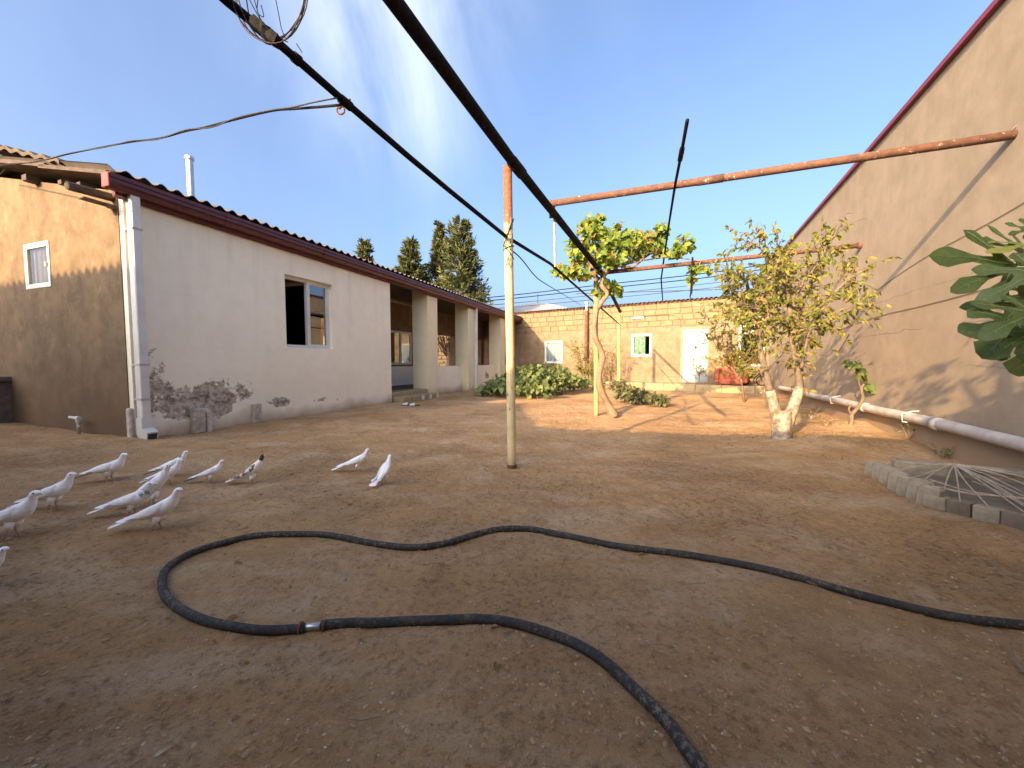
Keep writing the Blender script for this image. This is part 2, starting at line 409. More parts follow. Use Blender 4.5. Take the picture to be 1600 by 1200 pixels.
# ------------------------------------------------------------------ ground
def gh(x, y):
    h = .10 * exp(-(((x - 4.15) / 1.15) ** 2 + ((y - 4.75) / .65) ** 2))
    h += .13 * exp(-(((x + 7.6) / 1.7) ** 2 + ((y - 5.2) / .9) ** 2))
    h += .10 * exp(-(((x - 5.2) / .5) ** 2 + ((y - 5.9) / .5) ** 2))
    h += .05 * exp(-(((x + 4.9) / .9) ** 2 + ((y - 4.6) / .5) ** 2))
    if abs(x) < 14 and y < 22:
        h += .036 * noise.noise((x * .55, y * .75, 3.1)) + .022 * noise.noise((x * 1.5, y * 2.3, 7.7))
        rough = 1 + 1.6 * exp(-(((x - .9) / .9) ** 2 + ((y - 2.75) / .35) ** 2)) + 1.2 * exp(-(((x - 2.2) / .8) ** 2 + ((y - 2.1) / .3) ** 2))
        if y < 9:
            h += rough * (.0125 * noise.noise((x * 5.3, y * 6.1, 1.3)) + .0055 * noise.noise((x * 13, y * 13, 5.3)) + .0034 * noise.noise((x * 27, y * 27, 2.3)))
        h -= .022 * exp(-(((x - 1.1) / .75) ** 2 + ((y - 2.62) / .22) ** 2))
    return h
def axis(fine0, fine1, st, far0, far1, mid=None):
    a = frange(fine0, fine1, st)
    g = st; p = fine1
    while p < far1: g *= 1.06; p += g; a.append(p)
    g = st; p = fine0
    while p > far0: g *= 1.06; p -= g; a.append(p)
    return sorted(a)
xs = axis(-3.6, 3.8, .0175, -420, 420); ys = axis(.7, 4.6, .0165, -60, 500)
me = bpy.data.meshes.new('ground'); nx, ny = len(xs), len(ys)
vs = [(x, y, gh(x, y)) for y in ys for x in xs]
fs = [(j*nx+i, j*nx+i+1, (j+1)*nx+i+1, (j+1)*nx+i) for j in range(ny-1) for i in range(nx-1)]
me.from_pydata(vs, [], fs); me.materials.append(M_SOIL); me.polygons.foreach_set('use_smooth', [True]*len(fs)); me.update()
g_ = link('ground', me); tag(g_, 'bare brown earth of the yard', None, kind='structure')

def scatter(name, mat, n, smin, smax, label, area):
    mb = MB()
    for _ in range(n):
        # denser near by
        y = .7 + (area[1] - .7) * (random.random() ** 1.7); x = R(-1.35, 1.35) * (y + .25)
        if x > 4.2 or x < -4.6: continue
        s_ = smin + (smax - smin) * random.random() ** 3
        p = Vector((x, y, gh(x, y) + s_ * .15)); a = R(0, 6.28)
        sx_, sy_, sz_ = s_ * R(.7, 1.5), s_ * R(.6, 1.1), s_ * R(.35, .8)
        vv = []
        for (ux, uy, uz) in ((0,0,1),(1,0,.1),(.3,.95,0),(-.8,.6,.15),(-.8,-.6,0),(.3,-.95,.1),(0,0,-.8)):
            ux += R(-.2, .2); uy += R(-.2, .2)
            X, Y_ = ux * sx_, uy * sy_
            vv.append((p.x + X*cos(a) - Y_*sin(a), p.y + X*sin(a) + Y_*cos(a), p.z + uz * sz_))
        mb.add(vv, [(0,1,2),(0,2,3),(0,3,4),(0,4,5),(0,5,1),(6,2,1),(6,3,2),(6,4,3),(6,5,4),(6,1,5)])
    o = mb.build(name, mat); tag(o, label, None, kind='stuff'); return o
scatter('soil_clods', M_CLOD, 24000, .0016, .0095, 'small clods of brown earth scattered over the yard', (0, 7.5))
scatter('pebbles', M_PEB, 2600, .0012, .0055, 'pale pebbles and chips scattered over the earth', (0, 6))

# ------------------------------------------------------------------ frames of the buildings
HC = Vector((-4.711, 4.919, 0)); UL = Vector((.3519, .9360, 0))
aL = math.atan2(UL.y, UL.x)
house = empty('house', 'long low plastered house on the left with maroon gutter and open porch', 'house', HC, aL)
ZB = lambda u: 3.0 - .0150 * u            # underside of the gutter
mb = MB()
W1 = (2.19, 3.25, 1.25, 2.52)
wall(mb, frange(0, 5.05, .5), frange(-.3, 3.1, .4), [W1], 0, .26, ztop=lambda u: ZB(u) + .12)
mb.build('wall', M_PINK, house)
# gable (end) wall, faces the camera side
mg = MB()
GW = (1.70, 2.37, 2.03, 2.65)
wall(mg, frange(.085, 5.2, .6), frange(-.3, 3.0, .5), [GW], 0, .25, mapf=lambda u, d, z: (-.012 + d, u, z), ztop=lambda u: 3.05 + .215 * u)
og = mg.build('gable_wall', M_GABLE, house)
# lower roof verge boards, rafters
mb = MB()
n_ = 6
for (y0, y1, dz, th) in ((-.12, 1.35, .10, .045), (1.2, 4.5, .12, .05)):
    T = Matrix.Translation((0, 0, 0))
    vsx = []
    for x in (-.20, .03):
        for y in (y0, y1):
            z = 3.08 + .215 * y + dz
            vsx += [(x, y, z), (x, y, z + th)]
    mb.add(vsx, [(0,2,3,1),(4,5,7,6),(0,1,5,4),(2,6,7,3),(1,3,7,5),(0,4,6,2)])
mb.build('verge_board', M_WOOD, house)
for (y, s_) in ((.56, .05), (.98, .05), (1.83, .075)):
    mb = MB(); mb.box((-.14, y, 3.03 + .215 * y), (.01, y + s_ * 1.6, 3.03 + .215 * y + s_)); mb.build('rafter_end', M_WOOD, house)
def corrug(mb, x0, x1, pitch, prof, amp=.026, th=.008, per=6, seam=0):
    """waves run up the slope; prof = [(y, z offset)...], zf(x) adds the base height"""
    nseg = int((x1 - x0) / pitch * per)
    for side in (0, 1):
        base = len(mb.v)
        for i in range(nseg + 1):
            x = x0 + (x1 - x0) * i / nseg
            wz = amp * cos(2 * pi * (x - x0) / pitch)
            for (y, z) in prof:
                mb.v.append((x, y, z(x) + wz - side * th))
        m_ = len(prof)
        for i in range(nseg):
            for j in range(m_ - 1):
                a = base + i * m_ + j
                q = (a, a + 1, a + m_ + 1, a + m_)
                mb.f.append(q if side else q[::-1]); mb.m.append(0)
    off = (nseg + 1) * m_; b0 = base - off
    for i in range(nseg):
        for j in (0, m_ - 1):
            a = b0 + i * m_ + j
            mb.f.append((a, a + m_, a + m_ + off, a + off)); mb.m.append(0)
mb = MB()
corrug(mb, -.22, 14.75, .177, [(-.20, lambda x: ZB(x) + .215), (3.4, lambda x: ZB(x) + .215 + .215 * 3.6), (6.4, lambda x: ZB(x) + .2)])
mb.build('roof', M_SHEET, house, smooth=True)
mb = MB(); nn_ = 60
for sx_ in (-.22, 1.0):
    for i in range(nn_ + 1):
        y = .80 + 3.4 * i / nn_; z = 3.47 + (y - .80) * .30 + .020 * cos(2 * pi * y / .30)
        mb.v.append((sx_, y, z)); mb.v.append((sx_, y, z - .05))
o_ = 2 * (nn_ + 1)
for i in range(nn_):
    a = 2 * i
    mb.f += [(a, a+2, a+3, a+1), (a+o_, a+o_+1, a+o_+3, a+o_+2), (a, a+o_, a+o_+2, a+2), (a+1, a+3, a+o_+3, a+o_+1)]; mb.m += [0]*4
mb.build('upper_roof', M_WOOD, house)
# soffit / ceiling
mb = MB()
mb.add([(0.02, .0, ZB(0) + .13), (14.6, .0, ZB(14.6) + .13), (14.6, 5.4, ZB(14.6) + .13), (0.3, 5.4, ZB(0) + .13)], [(0,1,2,3)])
mb.build('ceiling', M_WOOD, house)
# gutter
def sweep(mb, prof, u0, u1, zf, seg=12, m=0):
    b = len(mb.v); n = len(prof)
    for i in range(seg + 1):
        u = u0 + (u1 - u0) * i / seg
        for (y, z) in prof: mb.v.append((u, y, zf(u) + z))
    for i in range(seg):
        for j in range(n):
            a = b + i*n + j; c = b + i*n + (j+1) % n
            mb.f.append((a, a + n, c + n, c)); mb.m.append(m)
    mb.f.append(tuple(b + j for j in range(n))); mb.m.append(m)
    mb.f.append(tuple(b + seg*n + j for j in reversed(range(n)))); mb.m.append(m)
mb = MB(); sweep(mb, [(-.19, .17), (-.205, .16), (-.205, .12), (-.19, .11), (-.19, .07), (-.165, .05), (-.15, .0), (-.07, .0), (-.07, .17)], -.20, 14.7, ZB)
gut = mb.build('gutter', M_MAROON, house)
mb = MB(); sweep(mb, [(-.067, .13), (-.067, -.03), (-.03, -.06), (-.01, -.03), (-.01, .13)], -.1, 14.7, ZB)
mb.build('fascia', M_MAROON, house)
for u in (1.1, 2.9, 5.4, 8.0, 10.6, 13.2):
    mb = MB(); sweep(mb, [(-.196, .176), (-.211, .165), (-.211, .115), (-.196, .105), (-.196, .066), (-.17, .045), (-.155, -.006), (-.065, -.006), (-.065, .176)], u, u + .05, ZB, 1)
    mb.build('gutter_joint', M_MAROON, gut)
mb = MB(); mb.box((-.222, -.20, 3.005), (-.203, -.068, 3.165)); mb.build('end_cap', M_REDEND, gut, bevel=.006)
# downpipes
mb = MB(); mb.box((.01, -.145, .16), (.105, -.035, 3.02)); dp = mb.build('downpipe', M_WHITE, house, bevel=.008)
mb = MB()
e0 = [(.0, -.15, .0), (.115, -.15, .0), (.115, -.03, .0), (.0, -.03, .0)]
ev = []
for (yb, yf, zb_, zf) in ((-.03, -.15, .30, .30), (-.03, -.15, .10, .17), (-.08, -.245, .015, .125)):
    ev += [(-.004, yf, zf), (.119, yf, zf), (.119, yb, zb_), (-.004, yb, zb_)]
mb.add(ev, [(i*4+j, (i+1)*4+j, (i+1)*4+(j+1) % 4, i*4+(j+1) % 4) for i in range(2) for j in range(4)] + [(8, 9, 10, 11)])
mb.add([(-.004, -.225, .01), (.119, -.225, .01), (.119, -.247, .125), (-.004, -.247, .125), (-.004, -.08, .01), (.119, -.08, .01)], [(0, 1, 2, 3), (0, 4, 5, 1)])
mb.add([(-.004, -.225, .01), (-.004, -.247, .125), (-.004, -.08, .015)], [(0, 1, 2)]); mb.add([(.119, -.225, .01), (.119, -.247, .125), (.119, -.08, .015)], [(0, 2, 1)])
mb.build('elbow', M_WHITE, dp)
mb = MB(); mb.add([(.010, -.2285, .022), (.105, -.2285, .022), (.105, -.2465, .108), (.010, -.2465, .108)], [(0, 1, 2, 3)]); mb.build('outlet_shade', M_DARK, dp)  # dark quad painting the shade of the open pipe end on a closed face
for z in (.95, .52, 2.6):
    mb = MB(); mb.box((.004, -.151, z), (.111, -.0, z + .025)); mb.build('clamp', M_GREYP, dp)
mb = MB(); mb.box((9.62, -.10, -.02), (9.72, -.005, 2.86)); mb.build('downpipe', M_WHITE, house, bevel=.006)
# white corner strip and stub under it
mb = MB(); mb.box((-.05, .0, -.1), (.008, .082, .42)); mb.build('corner_base', M_DIRTYW, house, bevel=.015)
# flue on the roof
c0 = HC + Vector((-UL.y, UL.x, 0)) * 1.5
r = ray(296, 247); nn = Vector((UL.y, -UL.x, 0)); t = c0.dot(nn) / r.dot(nn)
pt = Vector((r.x*t, r.y*t, 1 + r.z*t)); loc = pt - HC; fu = loc.dot(UL)
mb = MB(); mb.tube([(fu, 1.5, 3.3), (fu, 1.5, pt.z)], .052, 14); fl = mb.build('flue', M_GALV, house, smooth=False)
mb = MB(); mb.tube([(fu, 1.5, pt.z - .03), (fu, 1.5, pt.z + .02)], .068, 14); mb.build('flue_collar', M_GALV, fl)
# window helper ---------------------------------------------------------------
def window(parent, box, y, depth=.06, fw=.05, mullion=None, glass=(True, True), mat=None, curtain=None, mapf=None, cap_mat=None, curt_u=None, gmat=None):
    u0, u1, z0, z1 = box
    mf = mapf or (lambda u, d, z: (u, d, z))
    mat = mat or M_WHITE
    def bx(m_, a0, a1, b0, b1, c0, c1):
        vs_ = [mf(u, d, z) for (u, d, z) in ((a0,b0,c0),(a1,b0,c0),(a1,b1,c0),(a0,b1,c0),(a0,b0,c1),(a1,b0,c1),(a1,b1,c1),(a0,b1,c1))]
        m_.add(vs_, [(3,2,1,0),(4,5,6,7),(0,1,5,4),(1,2,6,5),(2,3,7,6),(3,0,4,7)])
    anchor = bpy.data.objects.new('window', None); COL.objects.link(anchor); anchor.parent = parent
    m_ = MB()
    bx(m_, u0, u1, y, y+depth, z0, z0+fw); bx(m_, u0, u1, y, y+depth, z1-fw, z1)
    bx(m_, u0, u0+fw, y, y+depth, z0+fw, z1-fw); bx(m_, u1-fw, u1, y, y+depth, z0+fw, z1-fw)
    divs = [u0+fw]
    if mullion:
        mu = u0 + (u1-u0)*mullion; bx(m_, mu-fw*.6, mu+fw*.6, y-.012, y+depth-.012, z0+fw*.5, z1-fw*.5); divs += [mu-fw*.6, mu+fw*.6]
    divs.append(u1-fw)
    m_.build('frame', mat, anchor)
    for i in range(len(divs)//2):
        a, b_ = divs[2*i], divs[2*i+1]
        if glass[i]:
            m_ = MB(); bx(m_, a+.02, b_-.02, y+depth*.4, y+depth*.4+.006, z0+fw+.02, z1-fw-.02); m_.build('pane', gmat or (M_GLASSC if curtain else M_GLASS), anchor)
            m_ = MB()
            bx(m_, a, b_, y+.006, y+.04, z0+fw, z0+fw+.02); bx(m_, a, b_, y+.006, y+.04, z1-fw-.02, z1-fw)
            bx(m_, a, a+.02, y+.006, y+.04, z0+fw+.02, z1-fw-.02); bx(m_, b_-.02, b_, y+.006, y+.04, z0+fw+.02, z1-fw-.02)
            m_.build('sash', mat, anchor)
    if curtain:
        m_ = MB(); cu0, cu1 = curt_u or (u0+fw, u1-fw)
        n = 40
        for i in range(n+1):
            u = cu0 + (cu1-cu0)*i/n; d = y+depth+.015 + .012*sin(i*1.3)+.01*sin(i*2.9)
            m_.v.append(mf(u, d, z0+.02)); m_.v.append(mf(u, d, z1-.02))
        for i in range(n): m_.f.append((2*i, 2*i+2, 2*i+3, 2*i+1)); m_.m.append(0)
        m_.build('curtain', curtain, anchor)
    return anchor
window(house, W1, .09, mullion=.52, glass=(False, True), fw=.055)
gmap = lambda u, d, z: (-.012 + d, u, z)
window(house, GW, -.01, mullion=None, glass=(True,), curtain=M_CURTB, mapf=gmap, fw=.045)
mb = MB(); mb.box((-.05, 1.735, 2.30), (-.024, 1.76, 2.36)); mb.build('window_handle', M_WHITE, house)
# dark room behind the windows
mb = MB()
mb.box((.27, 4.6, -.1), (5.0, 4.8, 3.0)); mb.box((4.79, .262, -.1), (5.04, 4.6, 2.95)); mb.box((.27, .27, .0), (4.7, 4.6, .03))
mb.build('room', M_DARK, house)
# porch: pillars, low walls, back wall, floor, step
mb = MB(); mb.box((5.052, -.02, -.2), (5.056, .26, 2.95)); 
for (u0, u1, zz) in ((6.68, 7.20, 0), (9.18, 9.83, 0), (12.05, 12.55, 0), (14.3, 14.55, 0)):
    mb = MB(); wall(mb, [u0, u1], frange(-.2, 3.05, .6), [], 0, .5, ztop=lambda u: ZB(u) + .12)
    mb.build('pillar', M_CREAM, house)
for (u0, u1) in ((7.203, 9.177), (9.833, 12.047), (12.553, 14.297)):
    mb = MB(); wall(mb, frange(u0, u1, .5), frange(-.2, .86, .3), [], .27, .47)
    mb.build('low_wall', M_PINK, house)
mb = MB(); mb.box((5.3, .48, -.1), (14.5, 2.4, .22)); mb.build('porch_floor', M_CONCD, house)
BW = (7.55, 8.75, .9, 2.0)
mb = MB(); wall(mb, frange(5.06, 14.8, .6), [-.1, .86, 2.06, 2.9], [BW, (9.6, 11.9, .8, 2.06), (12.4, 14.5, .8, 2.06)], 2.0, 2.25)
mb.build('back_wall', plaster('brown block wall', (.23, .165, .11), (.15, .105, .07), big=.6, rows=(.4, .2)), house)
mb = MB(); mb.box((5.3, 1.96, .2), (9.5, 1.997, .84)); mb.build('dado', M_PINK, house)
window(house, BW, 1.975, mullion=.5, glass=(True, True), fw=.05)
mb = MB()
mb.box((5.10, -.30, -.1), (6.66, -.003, .13)); mb.box((5.10, -.003, -.1), (6.66, .47, .235)); 
mb.build('step', M_PLINTH, house, bevel=.012)
for i in range(6):
    u = 5.72 + i * .18
    mb = MB(); mb.box((u, -.312, .0), (u + (.10 if i % 2 else .15), -.301, .12)); mb.build('tile', M_WHITE if i % 2 else M_PLINTH, house)
mb = MB(); mb.box((7.4, 2.26, .8), (8.9, 2.3, 2.1)); mb.build('blackout_panel', M_DARK, house)  # added dark panel, keeps the bright back yard out of the panes
# pipes let into the foot of the wall
for (u, w_, h_, elbow) in ((.62, .16, .34, True), (1.50, .13, .30, False)):
    mb = MB(); z0 = gh(*(HC + UL*u).to_2d()) + .0
    mb.box((u, -.075, z0), (u + w_, -.004, z0 + h_))
    for j in range(4): mb.box((u + .012 + j*w_/4.3, -.083, z0 + .01), (u + .012 + j*w_/4.3 + .014, -.0751, z0 + h_ - .01))
    mb.box((u - .006, -.088, z0 + h_*.55), (u + w_ + .006, -.0, z0 + h_*.58))
    o = mb.build('pipe_cover', M_DIRTYW, house, bevel=.003)
    if elbow:
        mb = MB(); mb.tube(spline([(u + w_ + .055, -.06, z0 - .03), (u + w_ + .055, -.06, z0 + .18), (u + w_ + .05, -.05, z0 + .27), (u + w_ + .03, .0, z0 + .3)], 5), .04, 12)
        mb.build('pipe', M_DIRTYW, o, smooth=True)
# spout pipe sticking out of the gable
mb = MB(); mb.tube([(.08, .17, 3.00), (-.42, .16, 2.98)], .048, 14); sp = mb.build('spout', M_WOOD, house, smooth=False)
mb = MB(); mb.tube([(-.423, .16, 2.98), (-.4235, .16, 2.98)], .036, 14); mb.build('spout_mouth_shade', M_DARK, sp)  # dark disc on the capped end, stands in for the shaded hollow
mb = MB(); mb.box((-.30, .12, 2.885), (.05, .24, 2.90)); mb.box((-.10, .09, 2.84), (.05, .12, 2.89)); mb.build('spout_bracket', M_WOOD, sp)
# ledge at the far left
l0 = HC + Vector((-UL.y, UL.x, 0)) * 3.05
ledge = empty('concrete_ledge', 'low grey concrete ledge against the rendered gable at far left', 'ledge', l0, aL)
mb = MB(); mb.box((-.55, 0, 0), (-.003, 1.6, .70)); mb.build('block', M_CONCD, ledge, bevel=.01)
mb = MB(); mb.box((-.58, -.05, .703), (.0, 1.6, .78)); mb.build('slab', M_CONCD, ledge, bevel=.01)
# standpipe
sp0 = HC + Vector((-UL.y, UL.x, 0)) * .98 - UL * .12
st = empty('standpipe', 'short white plastic standpipe with elbow by the rendered gable foot', 'water pipe', (sp0.x, sp0.y, gh(sp0.x, sp0.y)), aL + pi / 2)
mb = MB(); mb.tube([(0, 0, -.02), (0, 0, .17), (.0, 0, .2)], .019, 12); mb.build('riser', M_DIRTYW, st, smooth=True)
mb = MB(); mb.tube([(-.03, 0, .21), (.03, 0, .21)], .028, 12); mb.tube([(0, 0, .16), (0, 0, .22)], .026, 12); mb.build('elbow', M_WHITE, st)
mb = MB(); mb.tube([(.03, 0, .21), (.20, 0, .215)], .018, 12); mb.build('arm', M_WHITE, st)
mb = MB(); mb.box((-.045, -.012, .10), (-.015, .012, .125)); mb.build('tap', M_GREYP, st)

# slippers and basin
for i, (px, py, lab) in enumerate(((637, 635, 'grey and white slipper at the porch step, nearer the solid wall'), (648, 635, 'grey and white slipper at the porch step, nearer the pillar'))):
    g = G(px, py); s_ = empty('slipper', lab, 'slipper', (g.x, g.y, gh(g.x, g.y)), aL + 2.0 + i * .15, 'pair of slippers by the porch step')
    mb = MB()
    out_ = [(-.12, .03), (-.08, .04), (0, .035), (.07, .048), (.12, .04), (.14, 0), (.12, -.04), (.07, -.048), (0, -.035), (-.08, -.04), (-.12, -.03)]
    n = len(out_); mb.add([(a, b_, 0) for a, b_ in out_] + [(a, b_, .022) for a, b_ in out_], [tuple(reversed(range(n))), tuple(range(n, 2*n))] + [(j, (j+1) % n, (j+1) % n + n, j + n) for j in range(n)])
    mb.build('sole', M_CABLEG, s_)
    mb = MB(); vs_ = []
    for a in (.0, .06, .11):
        for t_ in range(7):
            an = pi * t_ / 6; vs_.append((a, .047 * cos(an), .018 + (.055 - a * .25) * sin(an)))
    mb.add(vs_, [(r_*7+j, r_*7+j+1, (r_+1)*7+j+1, (r_+1)*7+j) for r_ in range(2) for j in range(6)])
    mb.build('strap', M_WHITE, s_)
def house_pt(u, y, z): return HC + UL * u + Vector((-UL.y, UL.x, 0)) * y + Vector((0, 0, z))
bp = house_pt(11.35, .75, .62)
bs = empty('basin', 'blue plastic basin standing on the porch behind the low wall', 'basin', bp)
mb = MB(); prof = [(.16, 0), (.25, .14), (.30, .26), (.315, .26), (.30, .24), (.24, .13), (.15, .02)]
n = 20
for (r_, z) in prof: mb.v.extend([(r_*cos(2*pi*j/n), r_*sin(2*pi*j/n), z) for j in range(n)])
for i in range(len(prof)-1):
    for j in range(n): mb.f.append((i*n+j, i*n+(j+1) % n, (i+1)*n+(j+1) % n, (i+1)*n+j)); mb.m.append(0)
mb.f.append(tuple(range(6*n, 7*n))); mb.m.append(0); mb.f.append(tuple(reversed(range(n)))); mb.m.append(0)
mb.build('bowl', simple('blue plastic', (.05, .22, .38), (.04, .18, .32), 4, .4, 0), bs, smooth=True)
tb = empty('porch_table', 'low grey table under the blue basin on the porch', 'table', house_pt(11.35, .75, .22), aL)
mb = MB(); mb.box((-.6, -.26, .36), (.6, .3, .40)); mb.build('tabletop', M_CONC, tb)
for a in (-.55, .51):
    for b_ in (-.22, .22):
        mb = MB(); mb.box((a, b_, 0), (a + .04, b_ + .04, .36)); mb.build('leg', M_WOOD, tb)

# ------------------------------------------------------------------ far building
FA = Vector((0, 18.4, 0)); UF = Vector((.8409, -.5412, 0)); aF = math.atan2(UF.y, UF.x)
far = empty('far_building', 'sunlit sandy block building across the back of the yard with corrugated roof', 'building', FA, aF)
FW = [(1.70, 2.57, .93, 1.90), (5.50, 6.26, 1.20, 2.05), (9.10, 9.86, .85, 2.28)]
FD = (7.34, 8.16, .28, 2.17)
ZT = 3.16
mb = MB(); wall(mb, frange(-2.4, 9.975, .6), frange(-.2, 1.88, .4), [FW[0], (FW[1][0], FW[1][1], 1.20, 2.05), (FW[2][0], FW[2][1], .85, 2.3), (FD[0], FD[1], FD[2], 2.3)] if False else
     [FW[0]], 0, .25)
# lower render with holes clipped at the block courses
mb = MB(); wall(mb, frange(-2.4, 9.975, .5), frange(-.2, 2.3, .35) , [FW[0], FW[1], FW[2], FD], 0, .25); 
mb.build('wall', M_FAR, far)
mb = MB(); wall(mb, [-2.4, 9.975], [2.302, ZT], [], .02, .25); mb.build('upper_wall', M_MORTAR, far)
bl = []
for i in range(4):
    m_ = MB(); j = [R(-.006, .006) for _ in range(8)]
    m_.box((.0, -.006, .0), (.44, .05, .20)); o = m_.build('block', M_BLOCK, far, bevel=.008)
    for v in o.data.vertices: v.co += Vector((R(-.008, .008), R(-.002, .002), R(-.007, .007)))
    bl.append(o.data)
    bpy.data.objects.remove(o)
for row in range(4):
    z = 2.312 + row * .214; u = -2.4 - (.2 if row % 2 else 0)
    while u < 9.9:
        wd = R(.36, .46)
        u1 = min(u + wd, 9.965)
        if u >= -2.4 and u1 - u > .08:
            link('block', random.choice(bl), far, loc=(u, R(-.006, .004), z), rot=(0, R(-.008, .008), 0), scale=((u1 - u - .017) / .44, 1, R(.93, .99)))
        u = u1
mb = MB(); corrug(mb, -2.7, 9.97, .15, [(-.16, lambda x: ZT + .055), (4.2, lambda x: ZT + .45)], .026, .008); mb.build('roof', M_RSHEET2, far, smooth=True)
mb = MB(); mb.box((-2.5, -.05, ZT + .003), (9.97, -.001, ZT + .022)); mb.build('eaves_board', M_RSHEET2, far)
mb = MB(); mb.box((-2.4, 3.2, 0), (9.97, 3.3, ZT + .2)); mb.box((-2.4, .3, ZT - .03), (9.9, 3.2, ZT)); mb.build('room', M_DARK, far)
window(far, FW[0], .02, fw=.06, glass=(True,), curtain=M_CURT)
window(far, FW[1], .0, fw=.06, glass=(True,), curtain=M_CURTG, curt_u=(5.55, 6.0))
window(far, FW[2], .02, fw=.06, glass=(True,), mullion=None)
mb = MB(); mb.box((6.20, -.012, 1.26), (6.25, -.003, 1.98)); mb.build('window_trim', M_TEAL, far)
mb = MB(); mb.box((FD[0], .03, FD[2]), (FD[1], .08, FD[3])); dr = mb.build('door', M_DOOR, far)
mb = MB()
mb.box((FD[0]-.05, -.02, FD[2]), (FD[0], .1, FD[3]+.05)); mb.box((FD[1], -.02, FD[2]), (FD[1]+.05, .1, FD[3]+.05)); mb.box((FD[0]-.0, -.02, FD[3]), (FD[1], .1, FD[3]+.05))
mb.build('door_frame', M_PLINTH, dr)
mb = MB(); mb.box((FD[0]+.04, .012, .34), (FD[1]-.04, .029, 1.05)); mb.box((FD[0]+.04, .012, 1.12), (FD[1]-.04, .029, 2.10)); mb.build('door_panel', M_DOOR, dr, bevel=.004)
mb = MB(); mb.tube([(FD[0]+.09, .0, 1.15), (FD[0]+.2, .0, 1.15)], .012, 8); mb.build('handle', M_METAL, dr)
# kerbed platform
pl = []
mb = MB(); mb.box((4.4, -.95, -.05), (9.97, -.004, .225)); mb.build('platform', M_CONCD, far)
u = 4.4
while u < 9.9:
    w_ = R(.6, 1.1); mb = MB(); mb.box((u, -1.08, -.03), (min(u + w_, 9.96) - .005, -.953, .245 + R(-.01, .01))); mb.build('kerb_stone', M_PLINTH, far, bevel=.012); u += w_
# stove pipe
mb = MB(); mb.tube([(3.69, -.12, 1.0), (3.69, -.12, 3.05)], .075, 12); fp = mb.build('stove_pipe', M_RUST, far, smooth=False)
mb = MB(); mb.tube([(3.69, -.12, 3.05), (3.69, -.12, 3.38)], .05, 12); mb.tube([(3.69, -.12, 3.36), (3.69, -.12, 3.42)], .09, 12); mb.build('stove_pipe_cap', M_GALV, fp)
# thin wire and lamp batten on the wall
mb = MB(); mb.tube(spline([(5.4, -.015, 2.68), (5.9, -.015, 2.70), (6.6, -.015, 2.70), (7.05, -.015, 2.66), (7.25, -.015, 2.5), (7.28, -.015, 2.22)], 6), .006, 5); mb.build('wire', M_CABLE, far)
mb = MB(); mb.box((5.5, -.05, 2.64), (5.95, -.001, 2.70)); mb.build('lamp_batten', M_WHITE, far)
# red box inside the right window
def far_pt(u, y, z): return FA + UF * u + Vector((-UF.y, UF.x, 0)) * y + Vector((0, 0, z))
rb = empty('red_crate', 'small red box on the sill inside the large far window', 'box', far_pt(9.5, .17, .91), aF)
mb = MB(); mb.box((-.18, -.05, 0), (.28, .10, .03)); mb.box((-.18, -.05, .03), (-.165, .10, .22)); mb.box((.265, -.05, .03), (.28, .10, .22)); mb.box((-.165, -.05, .03), (.265, -.038, .22)); mb.box((-.165, .088, .03), (.265, .10, .22))
mb.build('crate', simple('red plastic', (.5, .06, .04), None, 4, .5, 0), rb)

# neighbour roof behind
nb = empty('hip_roof_house', 'pale grey hip roof of a house beyond the far building', 'house', (2.0, 30, 0))
mb = MB(); mb.box((-3.2, 0, 0), (3.4, 6, 4.6)); mb.build('wall', M_FAR, nb)
mb = MB(); mb.add([(-3.6, -.4, 4.6), (3.8, -.4, 4.6), (3.8, 6.4, 4.6), (-3.6, 6.4, 4.6), (-.6, 2.6, 5.75), (.9, 2.6, 5.75)], [(0,1,5,4),(1,2,5),(2,3,4,5),(3,0,4),(3,2,1,0)])
mb.build('roof', simple('pale metal roofing', (.42, .40, .37), (.34, .33, .31), 2, .7, .1), nb)
mb = MB(); mb.tube([(.1, 2.6, 5.7), (.1, 2.6, 6.5)], .02, 5); mb.build('aerial', M_CABLE, nb)

# ------------------------------------------------------------------ right building
RB = Vector((8.39, 13.0, 0)); UR = Vector((-.4001, -.9165, 0)); aR = math.atan2(UR.y, UR.x)
rt = empty('tall_wall_building', 'tall grey rendered building wall along the right of the yard with maroon coping', 'building', RB, aR)
mb = MB(); wall(mb, frange(-4, 16.4, 1.0), frange(-.3, 4.15, .6), [], 0, .3); mb.build('wall', M_RIGHT, rt)
mb = MB(); mb.box((-4, -.05, 4.153), (16.4, .36, 4.21)); mb.build('coping', simple('maroon flashing', (.22, .03, .05), (.17, .025, .04), 4, .45, .05), rt)
mb = MB(); mb.box((-4, .303, 0), (-3.7, 6, 4.1)); mb.box((16.1, .303, 0), (16.4, 6, 4.1)); mb.box((-3.7, 5.7, 0), (16.1, 6, 4.1)); mb.build('side_walls', M_RIGHT, rt)
mb = MB(); mb.box((-4, .37, 4.1), (16.4, 6, 4.14)); mb.build('roof', M_SHEET, rt)
def right_pt(u, y, z): return RB + UR * u + Vector((-UR.y, UR.x, 0)) * y + Vector((0, 0, z))
dpz = lambda u: .28 + (u - 1.96) * .0093
pipe = empty('drain_pipe', 'long pale drain pipe running low along the right wall', 'pipe', right_pt(0, 0, 0), aR)
mb = MB(); mb.tube([(u, -.075 - .01 * sin(u * 1.3), dpz(u) + .006 * sin(u * 2.1)) for u in frange(1.96, 13.5, .5)], .056, 18); mb.build('pipe', M_GREYP, pipe, smooth=True)
for u in (5.1, 7.9, 9.75, 12.6):
    mb = MB(); mb.tube([(u - .05, -.075, dpz(u - .05)), (u + .07, -.075, dpz(u + .07))], .066, 18); mb.build('coupling', M_GREYP, pipe, smooth=True)
